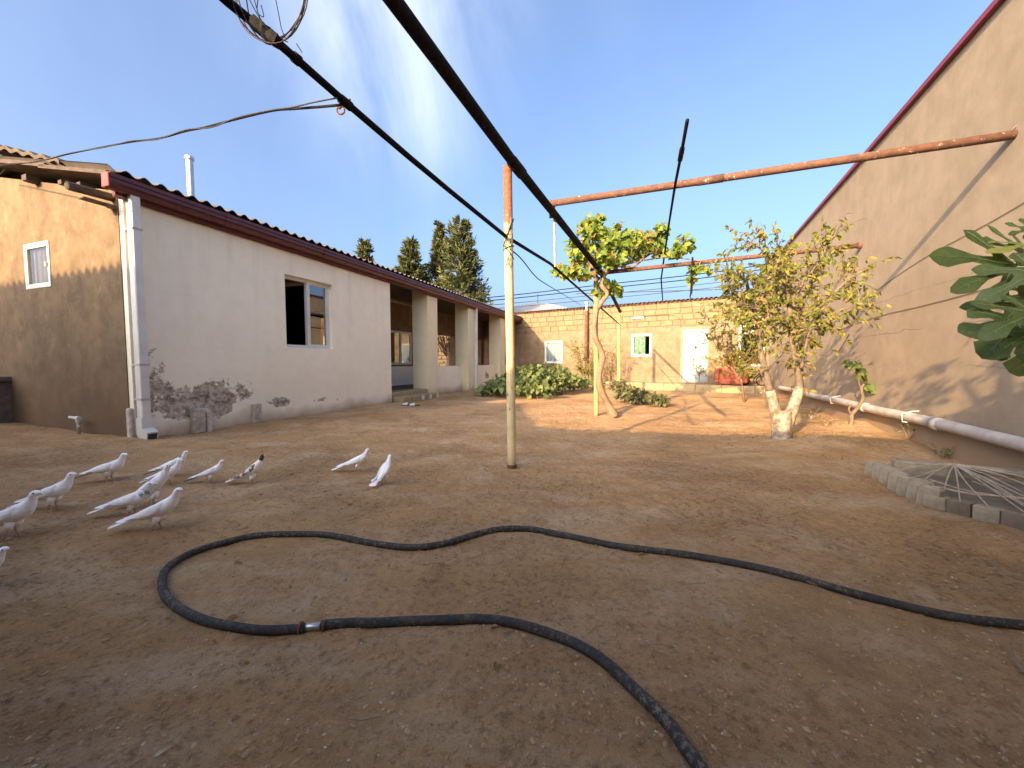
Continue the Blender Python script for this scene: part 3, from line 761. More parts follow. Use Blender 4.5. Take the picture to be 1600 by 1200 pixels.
for u in (6.7, 9.2):
    mb = MB(); mb.tube([(u, -.0, dpz(u) - .07), (u, -.14, dpz(u) - .05), (u, -.15, dpz(u) + .04), (u + .01, -.06, dpz(u) + .075), (u, .0, dpz(u) + .08)], .006, 6); mb.build('tie', M_WHITE, pipe)
# the wires fixed to that wall
def wallwire(lab, pts, rad=.006, mat=None):
    mb = MB(); mb.tube(spline([right_pt(u, -.007, z) for u, z in pts], 6), rad, 5)
    tag(mb.build('wall_wire', mat or M_CABLE), lab, 'wire')
wallwire('thin dark wire drooping across the upper middle of the right wall', [(7.3, 1.92), (8.0, 2.03), (8.6, 2.12), (9.3, 2.2), (10.2, 2.25), (11.0, 2.32), (12, 2.4)], .0028, M_COPPER)
wallwire('thin brown wire along the right wall at head height of a child', [(6.6, 1.56), (7.2, 1.60), (8.2, 1.64), (9.2, 1.64), (10.3, 1.66), (11.4, 1.7)], .003, M_COPPER)
br = empty('wire_bracket', 'small bent rusty bracket on the right wall above the fig sapling', 'bracket', right_pt(6.5, 0, 1.45), aR)
mb = MB(); mb.tube([(.15, -.02, 0), (.5, -.02, 0), (.0, -.03, -.32)], .007, 6); mb.build('rod', M_RUST, br)

# ------------------------------------------------------------------ sheds behind the camera that shade the yard
s1 = empty('low_shed', 'low shed with corrugated roof behind the viewer', 'shed', (-4.86, -.55, 0), math.atan2(-.247, .969))
mb = MB(); wall(mb, [0, 6.9], [0, 2.9], [], .0, 0.2, mapf=lambda u, d, z: (u, -.35 - d, z)); mb.box((0, -4.5, 0), (.2, -.56, 2.9)); mb.box((6.7, -4.5, 0), (6.9, -.56, 2.9)); mb.build('wall', M_GABLE, s1)
mb = MB(); corrug(mb, -.05, 7.0, .177, [(0, lambda x: 2.97), (-4.6, lambda x: 3.1)]); mb.build('roof', M_SHEET, s1, smooth=True)
mb = MB(); mb.add([(-.05, 0, 2.95), (-.05, -2.6, 4.5), (-.05, -2.6, 2.95), (-.09, 0, 2.95), (-.09, -2.6, 4.5), (-.09, -2.6, 2.95)], [(0,1,2),(3,5,4),(0,3,4,1),(1,4,5,2),(2,5,3,0)])
s2 = empty('high_shed', 'taller shed with corrugated roof edge behind the viewer', 'shed', (-7.5, -.54, 0), math.atan2(.314, -.949))
mb = MB(); wall(mb, [0, 6.5], [0, 4.4], [], .0, .2, mapf=lambda u, d, z: (u, .1 + d, z)); mb.box((0, .31, 0), (.2, 4.2, 4.3)); mb.build('wall', M_GABLE, s2)
mb = MB(); corrug(mb, -.02, 6.6, .177, [(0, lambda x: 4.47), (4.4, lambda x: 4.75)], .05, .008, 8); mb.build('roof', M_SHEET, s2, smooth=True)
# the verge that steps down from the taller shed to the low one
mb = MB()
T = s2.matrix_world
a = Vector((-7.5, -.54, 4.47)); b_ = Vector((-4.86, -.55, 3.0))
inv = Matrix.Translation((-7.5, -.54, 0)) @ Matrix.Rotation(math.atan2(.314, -.949), 4, 'Z')
inv = inv.inverted()
a -= Vector((.08, 0, 0)); q = [a, b_, b_ + Vector((.25, -4, 0)), a + Vector((.0, -4, 0)), Vector((-7.6, -.54, -.2)), Vector((-4.6, -.56, -.2)), Vector((-4.6, -.57, 2.96))]
mb.add([inv @ x for x in q], [(0,1,2,3),(0,4,5,6,1)]); mb.build('lean_to_roof', M_SHEET, s2)

# ------------------------------------------------------------------ pergola of pipes
P1 = Vector((0.0, 3.66, 0)); P2 = Vector((1.59, 7.44, 0)); P3 = Vector((3.35, 12.38, 0))
def post(name, base, top, rad, mat, lab):
    o = empty(name, lab, 'post', (base.x, base.y, gh(base.x, base.y)), group='pipe posts carrying the overhead beam')
    mb = MB(); d = top - Vector((base.x, base.y, 0)); mb.tube([Vector((0, 0, -.05)) + Vector((d.x, d.y, 0)) * 0] + [Vector((d.x, d.y, 0)) * t + Vector((0, 0, d.z * t)) for t in (0.02, .25, .5, .75, 1)], rad, 20)
    mb.build('pipe', mat, o, smooth=True)
    return o
p1 = post('post', P1, P(793, 262, 3.66), .040, M_POST, 'tall chipped cream pipe post standing nearest, in the middle of the yard')
mb = MB(); mb.tube([(0, 0, .0), (.0, 0, .035)], .045, 14, wob=.06); mb.build('collar', M_RUST, p1)
mb = MB(); mb.tube([(0, 0, .33), (0, 0, .345)], .0425, 20); mb.build('weld_ring', M_POST, p1)
mb = MB()
for zc, tl in ((2.02, .03), (2.16, .2), (1.98, -.1)):
    pts = [(-.02*0 + .046*cos(a_) - .03, .046*sin(a_), zc + tl * cos(a_) * .6) for a_ in frange(0, 2*pi, .4)]
    mb.tube(pts, .0035, 5, cap=False)
mb.build('wire_loop', M_CABLE, p1)
post('post', P2, P(931, 432, 7.44), .042, M_POSTY, 'yellow painted pipe post beside the grapevine trunk')
post('post', P3, P(967, 492, 12.38), .055, M_POSTY, 'yellow painted pipe post farthest back by the dark low bush')
# main beam (runs on past the top of the picture)
bdir = (P(968, 486, 12.45) - P(808, 262, 3.66))
b0 = P(808, 262, 3.66)
def beam_pt(t): return b0 + (P(938, 424, 7.44) - b0) * t
mb = MB()
mb.tube([b0 - (P(938, 424, 7.44) - b0).normalized() * 3.0 + Vector((0, 0, .12)), b0 - (P(938, 424, 7.44) - b0).normalized() * 1.55 + Vector((0, 0, .06)), b0, P(938, 424, 7.44), P(969, 487, 12.5)], .043, 18)
bm_ = mb.build('pipe', M_BEAMD, None, smooth=True)
be = empty('overhead_beam', 'thick black steel pipe beam running overhead from viewer to far posts', 'beam', (0, 0, 0)); bm_.parent = be
dd = (P(938, 424, 7.44) - b0).normalized()
mb = MB(); mb.tube([b0 - dd * .12, b0 + dd * .12], .051, 18); mb.build('sleeve', M_BEAMD, be, smooth=True)
# lower thin rail
def rail_pt(px, py):
    # plane of the posts
    n = Vector((P2.y - P1.y, -(P2.x - P1.x), 0)); o_ = P1 + Vector((-.055, 0, 0))
    r_ = ray(px, py); t_ = o_.dot(n) / r_.dot(n)
    return Vector((r_.x * t_, r_.y * t_, 1 + r_.z * t_))
ra = rail_pt(300, -48); 
re_ = empty('lower_rail', 'thin dark pipe rail tied below the beam, crossing the sky diagonally', 'rail')
pts = [ra, rail_pt(355, 2), rail_pt(440, 72), rail_pt(540, 160), rail_pt(640, 246), rail_pt(700, 296), rail_pt(790, 369), rail_pt(860, 412), P(967, 492 + 14, 12.3)]
mb = MB(); mb.tube(pts, .0165, 12); mb.build('pipe', M_BEAMD, re_, smooth=True)
for qa, qb in (((458, 88), (468, 96)), ((532, 154), (548, 167))):
    mb = MB(); mb.tube([rail_pt(*qa), rail_pt(*qb)], .021, 12); mb.build('coupling', M_BEAMD, re_)
hk = rail_pt(541, 162)
mb = MB()
mb.tube([hk + Vector((.0 + .018*cos(a_) - .022, -.01, -.036 + .018*sin(a_))) for a_ in frange(0, 6.1, .4)], .004, 6)
mb.tube([hk + Vector((.02, 0, .02)), hk + Vector((-.01, -.01, -.01)), hk + Vector((-.03, -.01, -.03))], .005, 6)
mb.build('hook', M_RUST, re_)
# coil of wire hung on the rail
ce = empty('wire_coil', 'loose coil of thin wires looped over the rail at the top', 'wire coil', tuple(rail_pt(420, 40)))
inv = Matrix.Translation(rail_pt(420, 40)).inverted()
for i, (ox, oy, rx, ry, ph, mt) in enumerate(((424, -8, 53, 76, 0, M_COPPER), (422, -14, 55, 80, .1, M_CABLE), (426, -12, 51, 82, .3, M_CABLEG), (420, -20, 56, 84, .2, M_COPPER), (428, -30, 49, 98, 0, M_CABLE))):
    Yc = 1.5
    pts = [inv @ P(ox + rx * cos(a_) + 4 * sin(a_ * 3 + i), oy - ry * sin(a_), Yc + .06 * sin(a_ + i)) for a_ in frange(0, 2 * pi, .15)]
    mb = MB(); mb.tube(pts, .0022, 5, cap=False); mb.build('loop', mt, ce)
for (pp, mt) in (([(385, -10), (398, 15), (410, 35), (430, 55), (450, 66)], M_CABLE), ([(395, -10), (405, 25), (415, 40)], M_CABLE), ([(430, -5), (436, 25), (440, 45), (447, 62)], M_CABLE), ([(463, 68), (472, 82)], M_CABLE), ([(352, -6), (368, 14), (395, 45), (420, 66), (445, 74)], M_COPPER), ([(404, -8), (402, 18), (412, 26), (408, 8)], M_CABLE)):
    mb = MB(); mb.tube(spline([inv @ P(a_, b2, 1.5) for a_, b2 in pp], 5), .0016, 5); mb.build('strand', mt, ce)
mb = MB(); mb.tube(spline([inv @ P(a_, b2, 1.48) for a_, b2 in ((396, 34), (410, 46), (424, 58), (436, 68))], 3), .021, 8, wob=.25); mb.build('tape_wrap', M_CABLE, ce)
# rusty cross beams
C1a, C1b = P(862, 318, 4.78), right_pt(10.43, .02, 2.90)
x1 = empty('cross_beam', 'nearer rusty pipe from the overhead beam to the right wall', 'beam', group='rusty cross beams')
mb = MB(); mb.tube([C1a + (C1b - C1a) * t for t in (-.01, .3, .6, 1)], .037, 18); mb.build('pipe', M_RUST, x1, smooth=True)
mb = MB(); mb.tube([C1a + (C1b - C1a) * t for t in (.39, .45)], .041, 18); mb.build('sleeve', M_RUST, x1, smooth=True)
mb = MB(); mb.tube([C1b + Vector((-.06, 0, .03)), C1b + Vector((.0, 0, .09)), C1b + Vector((.03, 0, .02))], .006, 6); mb.build('wire_tie', M_METAL, x1)
C2a, C2b = P(935, 427, 7.46), right_pt(7.28, .02, 2.82)
x2 = empty('cross_beam', 'farther rusty pipe from the vine to the right wall behind the sparse tree', 'beam', group='rusty cross beams')
mb = MB(); mb.tube([C2a + (C2b - C2a) * t for t in (0, .3, .6, 1)], .037, 16); mb.build('pipe', M_RUST, x2, smooth=True)
mb = MB(); mb.tube([C2b + (C2a - C2b) * .005, C2b + (C2a - C2b) * .02], .046, 14); mb.build('end_ring', M_RUST, x2)
# long rod lying over the cross beams
rod = empty('steel_rod', 'long thin black rod lying across both rusty beams, pointing up', 'rod')
mb = MB(); rp_ = [P(1074, 188, 3.05), P(1064, 243, 3.65), P(1055, 288, 4.23), P(1046, 345, 5.4), P(1038, 400, 7.05), P(1033, 436, 9.2), P(1035.5, 470, 12.0)]
mb.tube(rp_, [.014, .0135, .0135, .0135, .015, .016, .016], 10); mb.build('bar', M_BEAMD, rod, smooth=True)
mb = MB(); mb.tube([P(1066, 232, 3.55), P(1062.5, 250, 3.75)], .022, 10); mb.build('joint', M_BEAMD, rod)
hr = empty('hanging_rod', 'short dark rod hooked at its end hanging from the farther rusty beam', 'rod')
mb = MB(); mb.tube([P(1082, 402, 6.9), P(1081, 440, 6.9), P(1080, 458, 6.9), P(1078, 463, 6.9), P(1080, 468, 6.9)], [.016, .022, .02, .01, .008], 8); mb.build('bar', M_BEAMD, hr)
hs = empty('hanging_pipe', 'thin pale pipe hanging from the overhead beam near the first post', 'pipe')
mb = MB(); mb.tube([P(866, 322, 4.8), P(867.5, 417, 4.85)], .0135, 8); mb.build('tube', M_DRY, hs)
mb = MB(); mb.box((-.02, -.02, -.03), (.02, .02, .03), T=Matrix.Translation(P(861, 336, 4.75))); mb.build('clamp', M_BEAMD, hs)

# ------------------------------------------------------------------ cables
def inv_interp(pts, Ya, Yb):
    xa, xb = pts[0][0], pts[-1][0]; res = []
    for (x, y) in pts:
        t_ = (x - xa) / (xb - xa); res.append(P(x, y, 1 / ((1 - t_) / Ya + t_ / Yb)))
    return res
def cable(name, lab, pts, Ya, Yb, rad, mat=M_CABLE, n=6, group=None):
    mb = MB(); mb.tube(spline(inv_interp(pts, Ya, Yb), n), rad, 6)
    return tag(mb.build(name, mat, smooth=True), lab, 'cable', group)
a_ = [(532, 164), (500, 167), (460, 170), (425, 173), (370, 186), (320, 199), (290, 205), (250, 216), (210, 221), (170, 228), (110, 240), (60, 252), (20, 257), (-30, 263)]
cable('service_cable', 'thick twisted black cable from the rail hook to the left house roof', a_, 1.80, 5.5, .0055)
cable('service_cable', 'thin wire twisted round the thick cable to the left house, fixed higher on the rail', [(527, 153), (490, 160), (455, 168), (425, 172), (370, 184), (330, 199), (290, 203), (245, 218), (205, 220), (165, 230), (105, 240), (55, 254), (20, 255), (-30, 261)], 1.78, 5.48, .0032, M_CABLEG)
cable('tie_wire', 'thin grey wire sagging from the nearest post toward the far building', [(797, 389), (815, 405), (835, 430), (850, 442), (880, 460), (908, 477)], 3.6, 16.3, .006, M_CABLE)
for i, (y0, y1, y2, lab) in enumerate(((466, 444, 392, 'uppermost of the distant power cables beyond the far roof'), (471, 450, 400, 'second highest of the distant power cables beyond the far roof'), (478, 459, 412, 'third of the distant power cables beyond the far roof'), (484, 466, 430, 'lowest sloping distant power cable beyond the far roof'))):
    cable('power_cable', lab, [(560, y0 + 12), (750, y0), (940, y1 + 1), (1140, y1 - 22 + i), (1300, y2)], 34, 24, .032 if i < 2 else .022, M_CABLE if i < 2 else M_CABLEG, 5, 'distant power cables')
cable('power_cable', 'nearly level distant cable just above the far roof', [(900, 459), (1000, 456), (1140, 452), (1260, 449)], 26, 22, .022, M_CABLEG, 5)

# ------------------------------------------------------------------ hose
hp = [(1130,1250),(1095,1200),(1070,1166),(1040,1122),(1000,1080),(950,1035),(890,1000),(830,978),(760,966),(690,959),(620,956),(560,958),(510,961),(470,966),(400,970),(340,963),(290,946),(262,925),(253,903),(262,880),(290,860),(330,845),(380,835),(430,831),(480,832),(530,838),(580,848),(640,855),(690,852),(740,839),(785,830),(830,828),(880,835),(960,851),(1050,863),(1120,875),(1200,892),(1280,913),(1380,935),(1480,955),(1600,973),(1750,995)]
base_ = spline([G(x, y, .018) for x, y in hp], 9)
hose = empty('hose', 'dusty black rubber hose curling across the bare earth', 'hose')
ic = min(range(len(base_)), key=lambda i: (base_[i] - G(491, 963, .018)).length)
hh_ = [max(gh(p.x, p.y), gh(p.x, p.y + .02), gh(p.x, p.y - .02)) for p in base_]
hs_ = [sum(hh_[max(0, i - 5):i + 6]) / len(hh_[max(0, i - 5):i + 6]) for i in range(len(hh_))]
base_ = [Vector((p.x, p.y, h + .0125)) for p, h in zip(base_, hs_)]
L1 = base_[:ic - 2]; L2 = base_[ic + 3:]
mb = MB(); mb.tube(L1, .0182, 16, wob=.012); mb.build('hose_length', M_RUBBER, hose, smooth=True)
mb = MB(); mb.tube(L2, .0175, 16, wob=.012); mb.build('hose_length', M_RUBBER, hose, smooth=True)
mb = MB(); mb.tube([L1[-1] + Vector((.01, 0, 0)), L2[0] - Vector((.01, 0, 0))], .0135, 14); mb.build('connector', M_METAL, hose, smooth=True)
for e, s_ in ((L1[-1], 1), (L2[0], -1)):
    mb = MB(); mb.tube([e + Vector((s_ * .012, 0, 0)), e - Vector((-s_ * .020, 0, 0))], .0225, 12, wob=.06); mb.build('wire_binding', M_RUST, hose)

# ------------------------------------------------------------------ pigeons
k = NM('white feathers')
vv_ = k.n('ShaderNodeTexVoronoi'); vv_.inputs['Scale'].default_value = 26; k.l(k.vec((.6, 1, 1)), vv_.inputs['Vector'])
k.col(k.mix(k.rng(vv_.outputs[0], .2, .7, 0, .3), (.93, .92, .90), (.76, .75, .74))); k.rough(.8); k.bump(vv_.outputs[0], .3, .01); M_FEA = k.mat
M_FEAD = simple('black feathers', (.035, .035, .04), (.07, .07, .07), 14, .7, .2)
M_FEAB = None
k = NM('brown pied feathers'); k.col(k.mix(k.rng(k.noise(7, 4), .47, .52), (.78, .76, .73), (.22, .12, .08))); k.rough(.8); M_FEAB = k.mat
k = NM('grey speckled feathers'); k.col(k.mix(k.rng(k.noise(16, 5, .7), .48, .56), (.76, .75, .74), (.20, .20, .22))); k.rough(.8); M_FEAG = k.mat
M_BEAK = simple('pale pink beak', (.55, .38, .32), None, 5, .5, 0)
M_FOOT = simple('pink pigeon foot', (.45, .20, .15), (.55, .40, .34), 20, .7, .1)
M_EYE = simple('dark eye', (.01, .01, .012), None, 5, .15, 0, spec=.6)
def make_pigeon(up=0.0):
    """unit-length bird along +X, feet at the origin; 'up' raises the forepart"""
    def lift(x, z): return z + up * max(0, x + .2) * .6
    sp_ = [(-.30, .165, .012, .010), (-.24, .185, .045, .026), (-.15, .212, .074, .052), (-.05, .245, .094, .078), (.06, .285, .102, .093), (.15, .33, .092, .094), (.215, .385, .068, .076), (.255, .44, .047, .054), (.280, .487, .040, .045), (.300, .520, .042, .043), (.328, .530, .036, .036), (.352, .526, .022, .022), (.362, .523, .008, .008)]
    sp_ = [(x, lift(x, z), a, b) for x, z, a, b in sp_]
    rg = interp(sp_, 3); n = 14; mb = MB(); b = 0
    for i, (x, z, ry, rz_) in enumerate(rg):
        q0 = rg[max(i-1, 0)]; q1 = rg[min(i+1, len(rg)-1)]
        t_ = Vector((q1[0]-q0[0], 0, q1[1]-q0[1])).normalized(); nn_ = Vector((-t_.z, 0, t_.x))
        for j in range(n):
            a = 2*pi*j/n; mb.v.append(tuple(Vector((x, 0, z)) + Vector((0, 1, 0))*ry*cos(a) + nn_*rz_*sin(a)))
    for i in range(len(rg)-1):
        for j in range(n): mb.f.append((i*n+j, i*n+(j+1) % n, (i+1)*n+(j+1) % n, (i+1)*n+j)); mb.m.append(0)
    mb.f.append(tuple(range(n))); mb.m.append(0); mb.f.append(tuple((len(rg)-1)*n+j for j in reversed(range(n)))); mb.m.append(0)
    parts = {'body': (mb, M_FEA)}
    hx, hzz = .372, lift(.36, .523)
    mb = MB(); mb.tube([(.350, 0, hzz+.001), (.372, 0, hzz-.004), (.392, 0, hzz-.016)], [.012, .009, .002], 8); parts['beak'] = (mb, M_BEAK)
    for s_ in (-1, 1):
        mb = MB(); c_ = Vector((.326, s_*.0345, lift(.326, .538)))
        mb.tube([c_ - Vector((0, s_*.004, 0)), c_ + Vector((0, s_*.003, 0)), c_ + Vector((0, s_*.006, 0))], [.0095, .009, .003], 10); parts['eye%d' % s_] = (mb, M_EYE)
        # wing: folded shell plus three primaries
        mb = MB()
        wr = [(.17, .375, .055, .010, .03), (.13, .345, .088, .016, .062), (.03, .305, .102, .018, .074), (-.08, .268, .094, .016, .062), (-.19, .232, .070, .012, .045), (-.30, .200, .055, .009, .030), (-.40, .176, .048, .006, .018), (-.47, .162, .046, .003, .006)]
        wr = interp([(x, lift(x, z), y, th, h) for x, z, y, th, h in wr], 2); n2 = 10
        for (x, z, y, th, h) in wr:
            for j in range(n2):
                a = 2*pi*j/n2; mb.v.append((x, s_*(y + th*cos(a) - .25*h*max(0, sin(a))), z + h*sin(a)*.95))
        for i in range(len(wr)-1):
            for j in range(n2):
                f_ = (i*n2+j, i*n2+(j+1) % n2, (i+1)*n2+(j+1) % n2, (i+1)*n2+j); mb.f.append(f_ if s_ > 0 else f_[::-1]); mb.m.append(0)
        mb.f.append(tuple(range(n2))); mb.m.append(0)
        for q in range(3):
            x0, x1 = -.22 - .02*q, -.47 + .045*q
            z0 = lift(x0, .215 - .018*q); z1 = .156 + .012*q
            y0 = s_*(.082 - .006*q); y1 = s_*(.050 + .026*q)
            mb.box((0, -.016, -.003), (1, .016, .003), T=Matrix.Translation((x0, y0, z0)) @ Matrix(((x1-x0, 0, 0, 0), (y1-y0, 1, 0, 0), (z1-z0, 0, 1, 0), (0, 0, 0, 1))))
        parts['wing%d' % s_] = (mb, M_FEA)
        # leg with toes
        mb = MB(); hip = Vector((.03, s_*.045, .20)); kn = Vector((.0 - .01*s_, s_*.045, .085)); ft = Vector((.012 + .03*s_, s_*.045, .008))
        mb.tube([(hip+kn)/2, kn, ft], [.012, .0095, .0080], 8)
        for an, ln in ((-.5, .05), (0, .06), (.5, .05), (pi, .03)):
            mb.tube([ft, ft + Vector((cos(an)*ln*.6, sin(an)*ln*.6, .001)), ft + Vector((cos(an)*ln, sin(an)*ln, -.005))], [.007, .006, .003], 6)
        parts['leg%d' % s_] = (mb, M_FOOT)
        mb = MB(); mb.tube([(.05, s_*.04, .22), (.035, s_*.045, .155), (.015, s_*.045, .105)], [.050, .036, .014], 10); parts['thigh_feathers%d' % s_] = (mb, M_FEA)
    mb = MB()
    for q in range(7):
        a = (q-3)*.062; ln = .40 - .012*abs(q-3)
        ox = Vector((-.20, 0, .185)); e = Vector((-.20 - ln*cos(a), ln*sin(a), .185 - .105 + .002*abs(q-3) + .004*(q % 2)))
        d = e - ox; wd = .024
        vs_ = []
        for t_, w2 in ((0, .4), (.5, .9), (.9, 1), (1, .45)):
            c_ = ox + d*t_
            for sy in (-1, 1):
                for sz in (-1, 1): vs_.append((c_.x, c_.y + sy*wd*w2, c_.z + sz*.0035))
        fs_ = []
        for i in range(3):
            b_ = i*4; fs_ += [(b_+1, b_+3, b_+7, b_+5), (b_, b_+4, b_+6, b_+2), (b_, b_+1, b_+5, b_+4), (b_+2, b_+6, b_+7, b_+3)]
        fs_ += [(12, 13, 15, 14), (0, 2, 3, 1)]
        mb.add(vs_, fs_)
    parts['tail'] = (mb, M_FEA)
    root = bpy.data.objects.new('pigeon', None); COL.objects.link(root); root.empty_display_size = .05
    for nm, (m_, mt) in parts.items():
        nm2 = 'thigh_feathers' if nm.startswith('thigh') else 'eye' if nm.startswith('eye') else 'wing' if nm.startswith('wing') else 'leg' if nm.startswith('leg') else nm
        o = m_.build(nm2, mt, root, smooth=(nm2 in ('thigh_feathers', 'body', 'wing', 'leg', 'eye', 'beak')))
    return root
protos = {0: make_pigeon(0), 1: make_pigeon(.45), 2: make_pigeon(-.18)}
pig = [  # feet px, length px, heading, pose, markings, label
 (170, 751, 82, .05, 2, {'tail': M_FEAD}, 'white pigeon with a dark tail walking alone nearest the downpipe foot'),
 (270, 745, 66, .15, 0, {'tail': M_FEAD, 'neckband': 1}, 'white pigeon with black nape patch, rearmost of the overlapping cluster'),
 (262, 757, 68, .05, 0, {}, 'white pigeon with grey head half hidden in the middle of the cluster'),
 (328, 753, 58, .15, 0, {'tail': M_FEAD}, 'white pigeon with dark tail between the cluster and the pied pigeon'),
 (392, 755, 60, .10, 1, {'wing': M_FEAB, 'head': 1}, 'pied pigeon with black head and brown flecked wings'),
 (236, 791, 90, .10, 1, {}, 'white pigeon stretching upright just behind the speckle-necked pigeon'),
 (206, 806, 102, .08, 2, {'neck': 1}, 'white pigeon with grey speckled neck and spread wing tips'),
 (245, 831, 112, .10, 0, {}, 'clean white pigeon in front of the cluster, nearest the hose'),
 (82, 798, 98, .12, 0, {}, 'white pigeon facing right behind the large pigeon at the left edge'),
 (18, 842, 122, .12, 0, {}, 'large white pigeon partly cut off by the left edge of the photo'),
 (-32, 925, 110, .25, 0, {'neckband': 1}, 'pigeon whose head only peeks in at the left edge, lowest of all'),
 (556, 740, 60, .05, 0, {}, 'white pigeon in profile right of the flock, pink feet visible'),
 (600, 757, 52, 1.28, 1, {}, 'white pigeon turned away with its back showing, rightmost of all'),
]
for (px, py, ln, hd, pose, mk, lab) in pig:
    o = copy_tree(protos[pose])
    g = G(px, py); L_ = ln / F_PX * g.y * (1.10 if hd < .9 else 1.12)
    if px < 300 and hd < .9: L_ *= .97
    o.location = (g.x, g.y, gh(g.x, g.y)); o.rotation_euler = (0, 0, hd); o.scale = (L_ * .94, L_ * 1.20, L_ * 1.03)
    tag(o, lab, 'pigeon', 'pigeons walking on the earth')
    for ch in o.children:
        nm = ch.name.split('.')[0]
        if nm in mk and not isinstance(mk[nm], int):
            ch.material_slots[0].link = 'OBJECT'; ch.material_slots[0].material = mk[nm]
    if any(x in mk for x in ('neck', 'head', 'neckband')):
        up = {0: 0, 1: .45, 2: -.18}[pose]
        def lf(x, z): return z + up * max(0, x + .2) * .6
        if 'head' in mk: ring = [(.262, .45, .0465, .052), (.284, .49, .0425, .047), (.302, .52, .044, .045), (.328, .530, .0375, .0375), (.350, .527, .025, .025)]; mt = M_FEAD
        elif 'neck' in mk: ring = [(.20, .37, .0775, .0865), (.235, .41, .060, .067), (.262, .45, .0475, .053), (.284, .49, .0425, .0475), (.303, .522, .044, .045), (.318, .529, .041, .041)]; mt = M_FEAG
        else: ring = [(.225, .40, .064, .072), (.25, .433, .0515, .059), (.262, .45, .047, .0535)]; mt = M_FEAD
        ring = interp([(x, lf(x, z), a, b) for x, z, a, b in ring], 3)
        m_ = MB(); n = 14
        for i, (x, z, ry, rz_) in enumerate(ring):
            q0 = ring[max(i-1, 0)]; q1 = ring[min(i+1, len(ring)-1)]
            t_ = Vector((q1[0]-q0[0], 0, q1[1]-q0[1])).normalized(); nn_ = Vector((-t_.z, 0, t_.x))
            for j in range(n):
                a = 2*pi*j/n; m_.v.append(tuple(Vector((x, 0, z)) + Vector((0, 1, 0))*ry*cos(a) + nn_*rz_*sin(a)))
        js = range(n) if 'neckband' not in mk else (1, 2, 3, 4, 5)
        for i in range(len(ring)-1):
            for j in js: m_.f.append((i*n+j, i*n+(j+1) % n, (i+1)*n+(j+1) % n, (i+1)*n+j)); m_.m.append(0)
        m_.build('neck_feathers', mt, o, smooth=True)

for pr in protos.values():
    for ch in list(pr.children): bpy.data.objects.remove(ch)
    bpy.data.objects.remove(pr)
# ------------------------------------------------------------------ leaves
def outline(kind):
    if kind == 'grape':
        return [(0, 0), (.30, -.10), (.52, .10), (.38, .32), (.56, .52), (.33, .58), (.22, .78), (0, 1.0), (-.22, .78), (-.33, .58), (-.56, .52), (-.38, .32), (-.52, .10), (-.30, -.10)]
    if kind == 'oval':
        return [(0, 0), (.20, .22), (.25, .5), (.14, .8), (0, 1), (-.14, .8), (-.25, .5), (-.20, .22)]
    if kind == 'heart':
        return [(0, .05), (.28, 0), (.42, .28), (.30, .62), (0, 1), (-.30, .62), (-.42, .28), (-.28, 0)]
    if kind == 'spray':
        return [(0, 0), (.16, .3), (.12, .6), (0, 1), (-.12, .6), (-.16, .3)]
OUT = {kk: outline(kk) for kk in ('grape', 'oval', 'heart', 'spray')}
def leaf_verts(kind, p, d, nrm_, size, curl=.25):
    d = d.normalized(); s_ = d.cross(nrm_)
    if s_.length < 1e-4: s_ = d.orthogonal()
    s_.normalize(); n = s_.cross(d)
    vs_ = []
    for (x, y) in OUT[kind]:
        z = abs(x) * curl - curl * .5 * y * y
        vs_.append(p + (s_ * x + d * y + n * z) * size)
    return vs_
def add_leaf(mb, kind, p, d, nrm_, size, m=0, curl=.25):
    vs_ = leaf_verts(kind, p, d, nrm_, size, curl); b = len(mb.v); n = len(vs_)
    mid = n // 2
    mb.v.extend([tuple(v) for v in vs_])
    mb.f.append(tuple(b + i for i in range(0, mid + 1))); mb.m.append(m)
    mb.f.append(tuple([b + mid] + [b + i for i in range(mid + 1, n)] + [b])); mb.m.append(m)
def rdir(bias=Vector((0, 0, 0))):
    v = Vector((random.gauss(0, 1), random.gauss(0, 1), random.gauss(0, 1))).normalized() + bias
    return v.normalized()
def leaf_meshes(kind, mats, size, curl=(.1, .45), n=5):
    res = []
    for mt in mats:
        for i in range(n):
            m_ = MB(); add_leaf(m_, kind, Vector((0, 0, 0)), Vector((0, 1, 0)), Vector((R(-.2, .2), 0, 1)), size, 0, R(*curl))
            o = m_.build('leaf', mt); res.append((mt, o.data)); bpy.data.objects.remove(o)
    return res
def place_leaves(parent, meshes, mats_w, kind, items, size, limit=300, inv=None, curl=(.1, .45), name='leaf', stuff='leaf_mass'):
    """items: (pos, dir, normal, scale); the biggest near ones become parts, the rest one stuff mesh"""
    items.sort(key=lambda it: it[0].y)
    mats = list(dict.fromkeys([m_[0] for m_ in meshes]))
    rest = MB()
    for i, (p, d, n, s_) in enumerate(items):
        mi = random.choices(range(len(mats)), mats_w)[0]
        if i % max(1, len(items) // max(limit, 1)) == 0 and limit > 0 and len(items) > 0 and sum(1 for _ in ()) == 0 and place_leaves.c < limit:
            place_leaves.c += 1
            d = d.normalized(); sx_ = d.cross(n)
            if sx_.length < 1e-3: sx_ = d.orthogonal()
            sx_.normalize(); zz = sx_.cross(d)
            mw = Matrix(((sx_.x, d.x, zz.x, 0), (sx_.y, d.y, zz.y, 0), (sx_.z, d.z, zz.z, 0), (0, 0, 0, 1)))
            o = bpy.data.objects.new(name, random.choice([m_[1] for m_ in meshes if m_[0] is mats[mi]])); COL.objects.link(o); o.parent = parent
            o.matrix_local = Matrix.Translation(p - parent.location) @ mw @ Matrix.Diagonal((s_, s_, s_, 1))
        else:
            add_leaf(rest, kind, p - parent.location, d, n, size * s_, mi, R(*curl))
    place_leaves.c = 0
    if rest.v:
        o = rest.build(stuff, mats, parent, kind='stuff')
place_leaves.c = 0
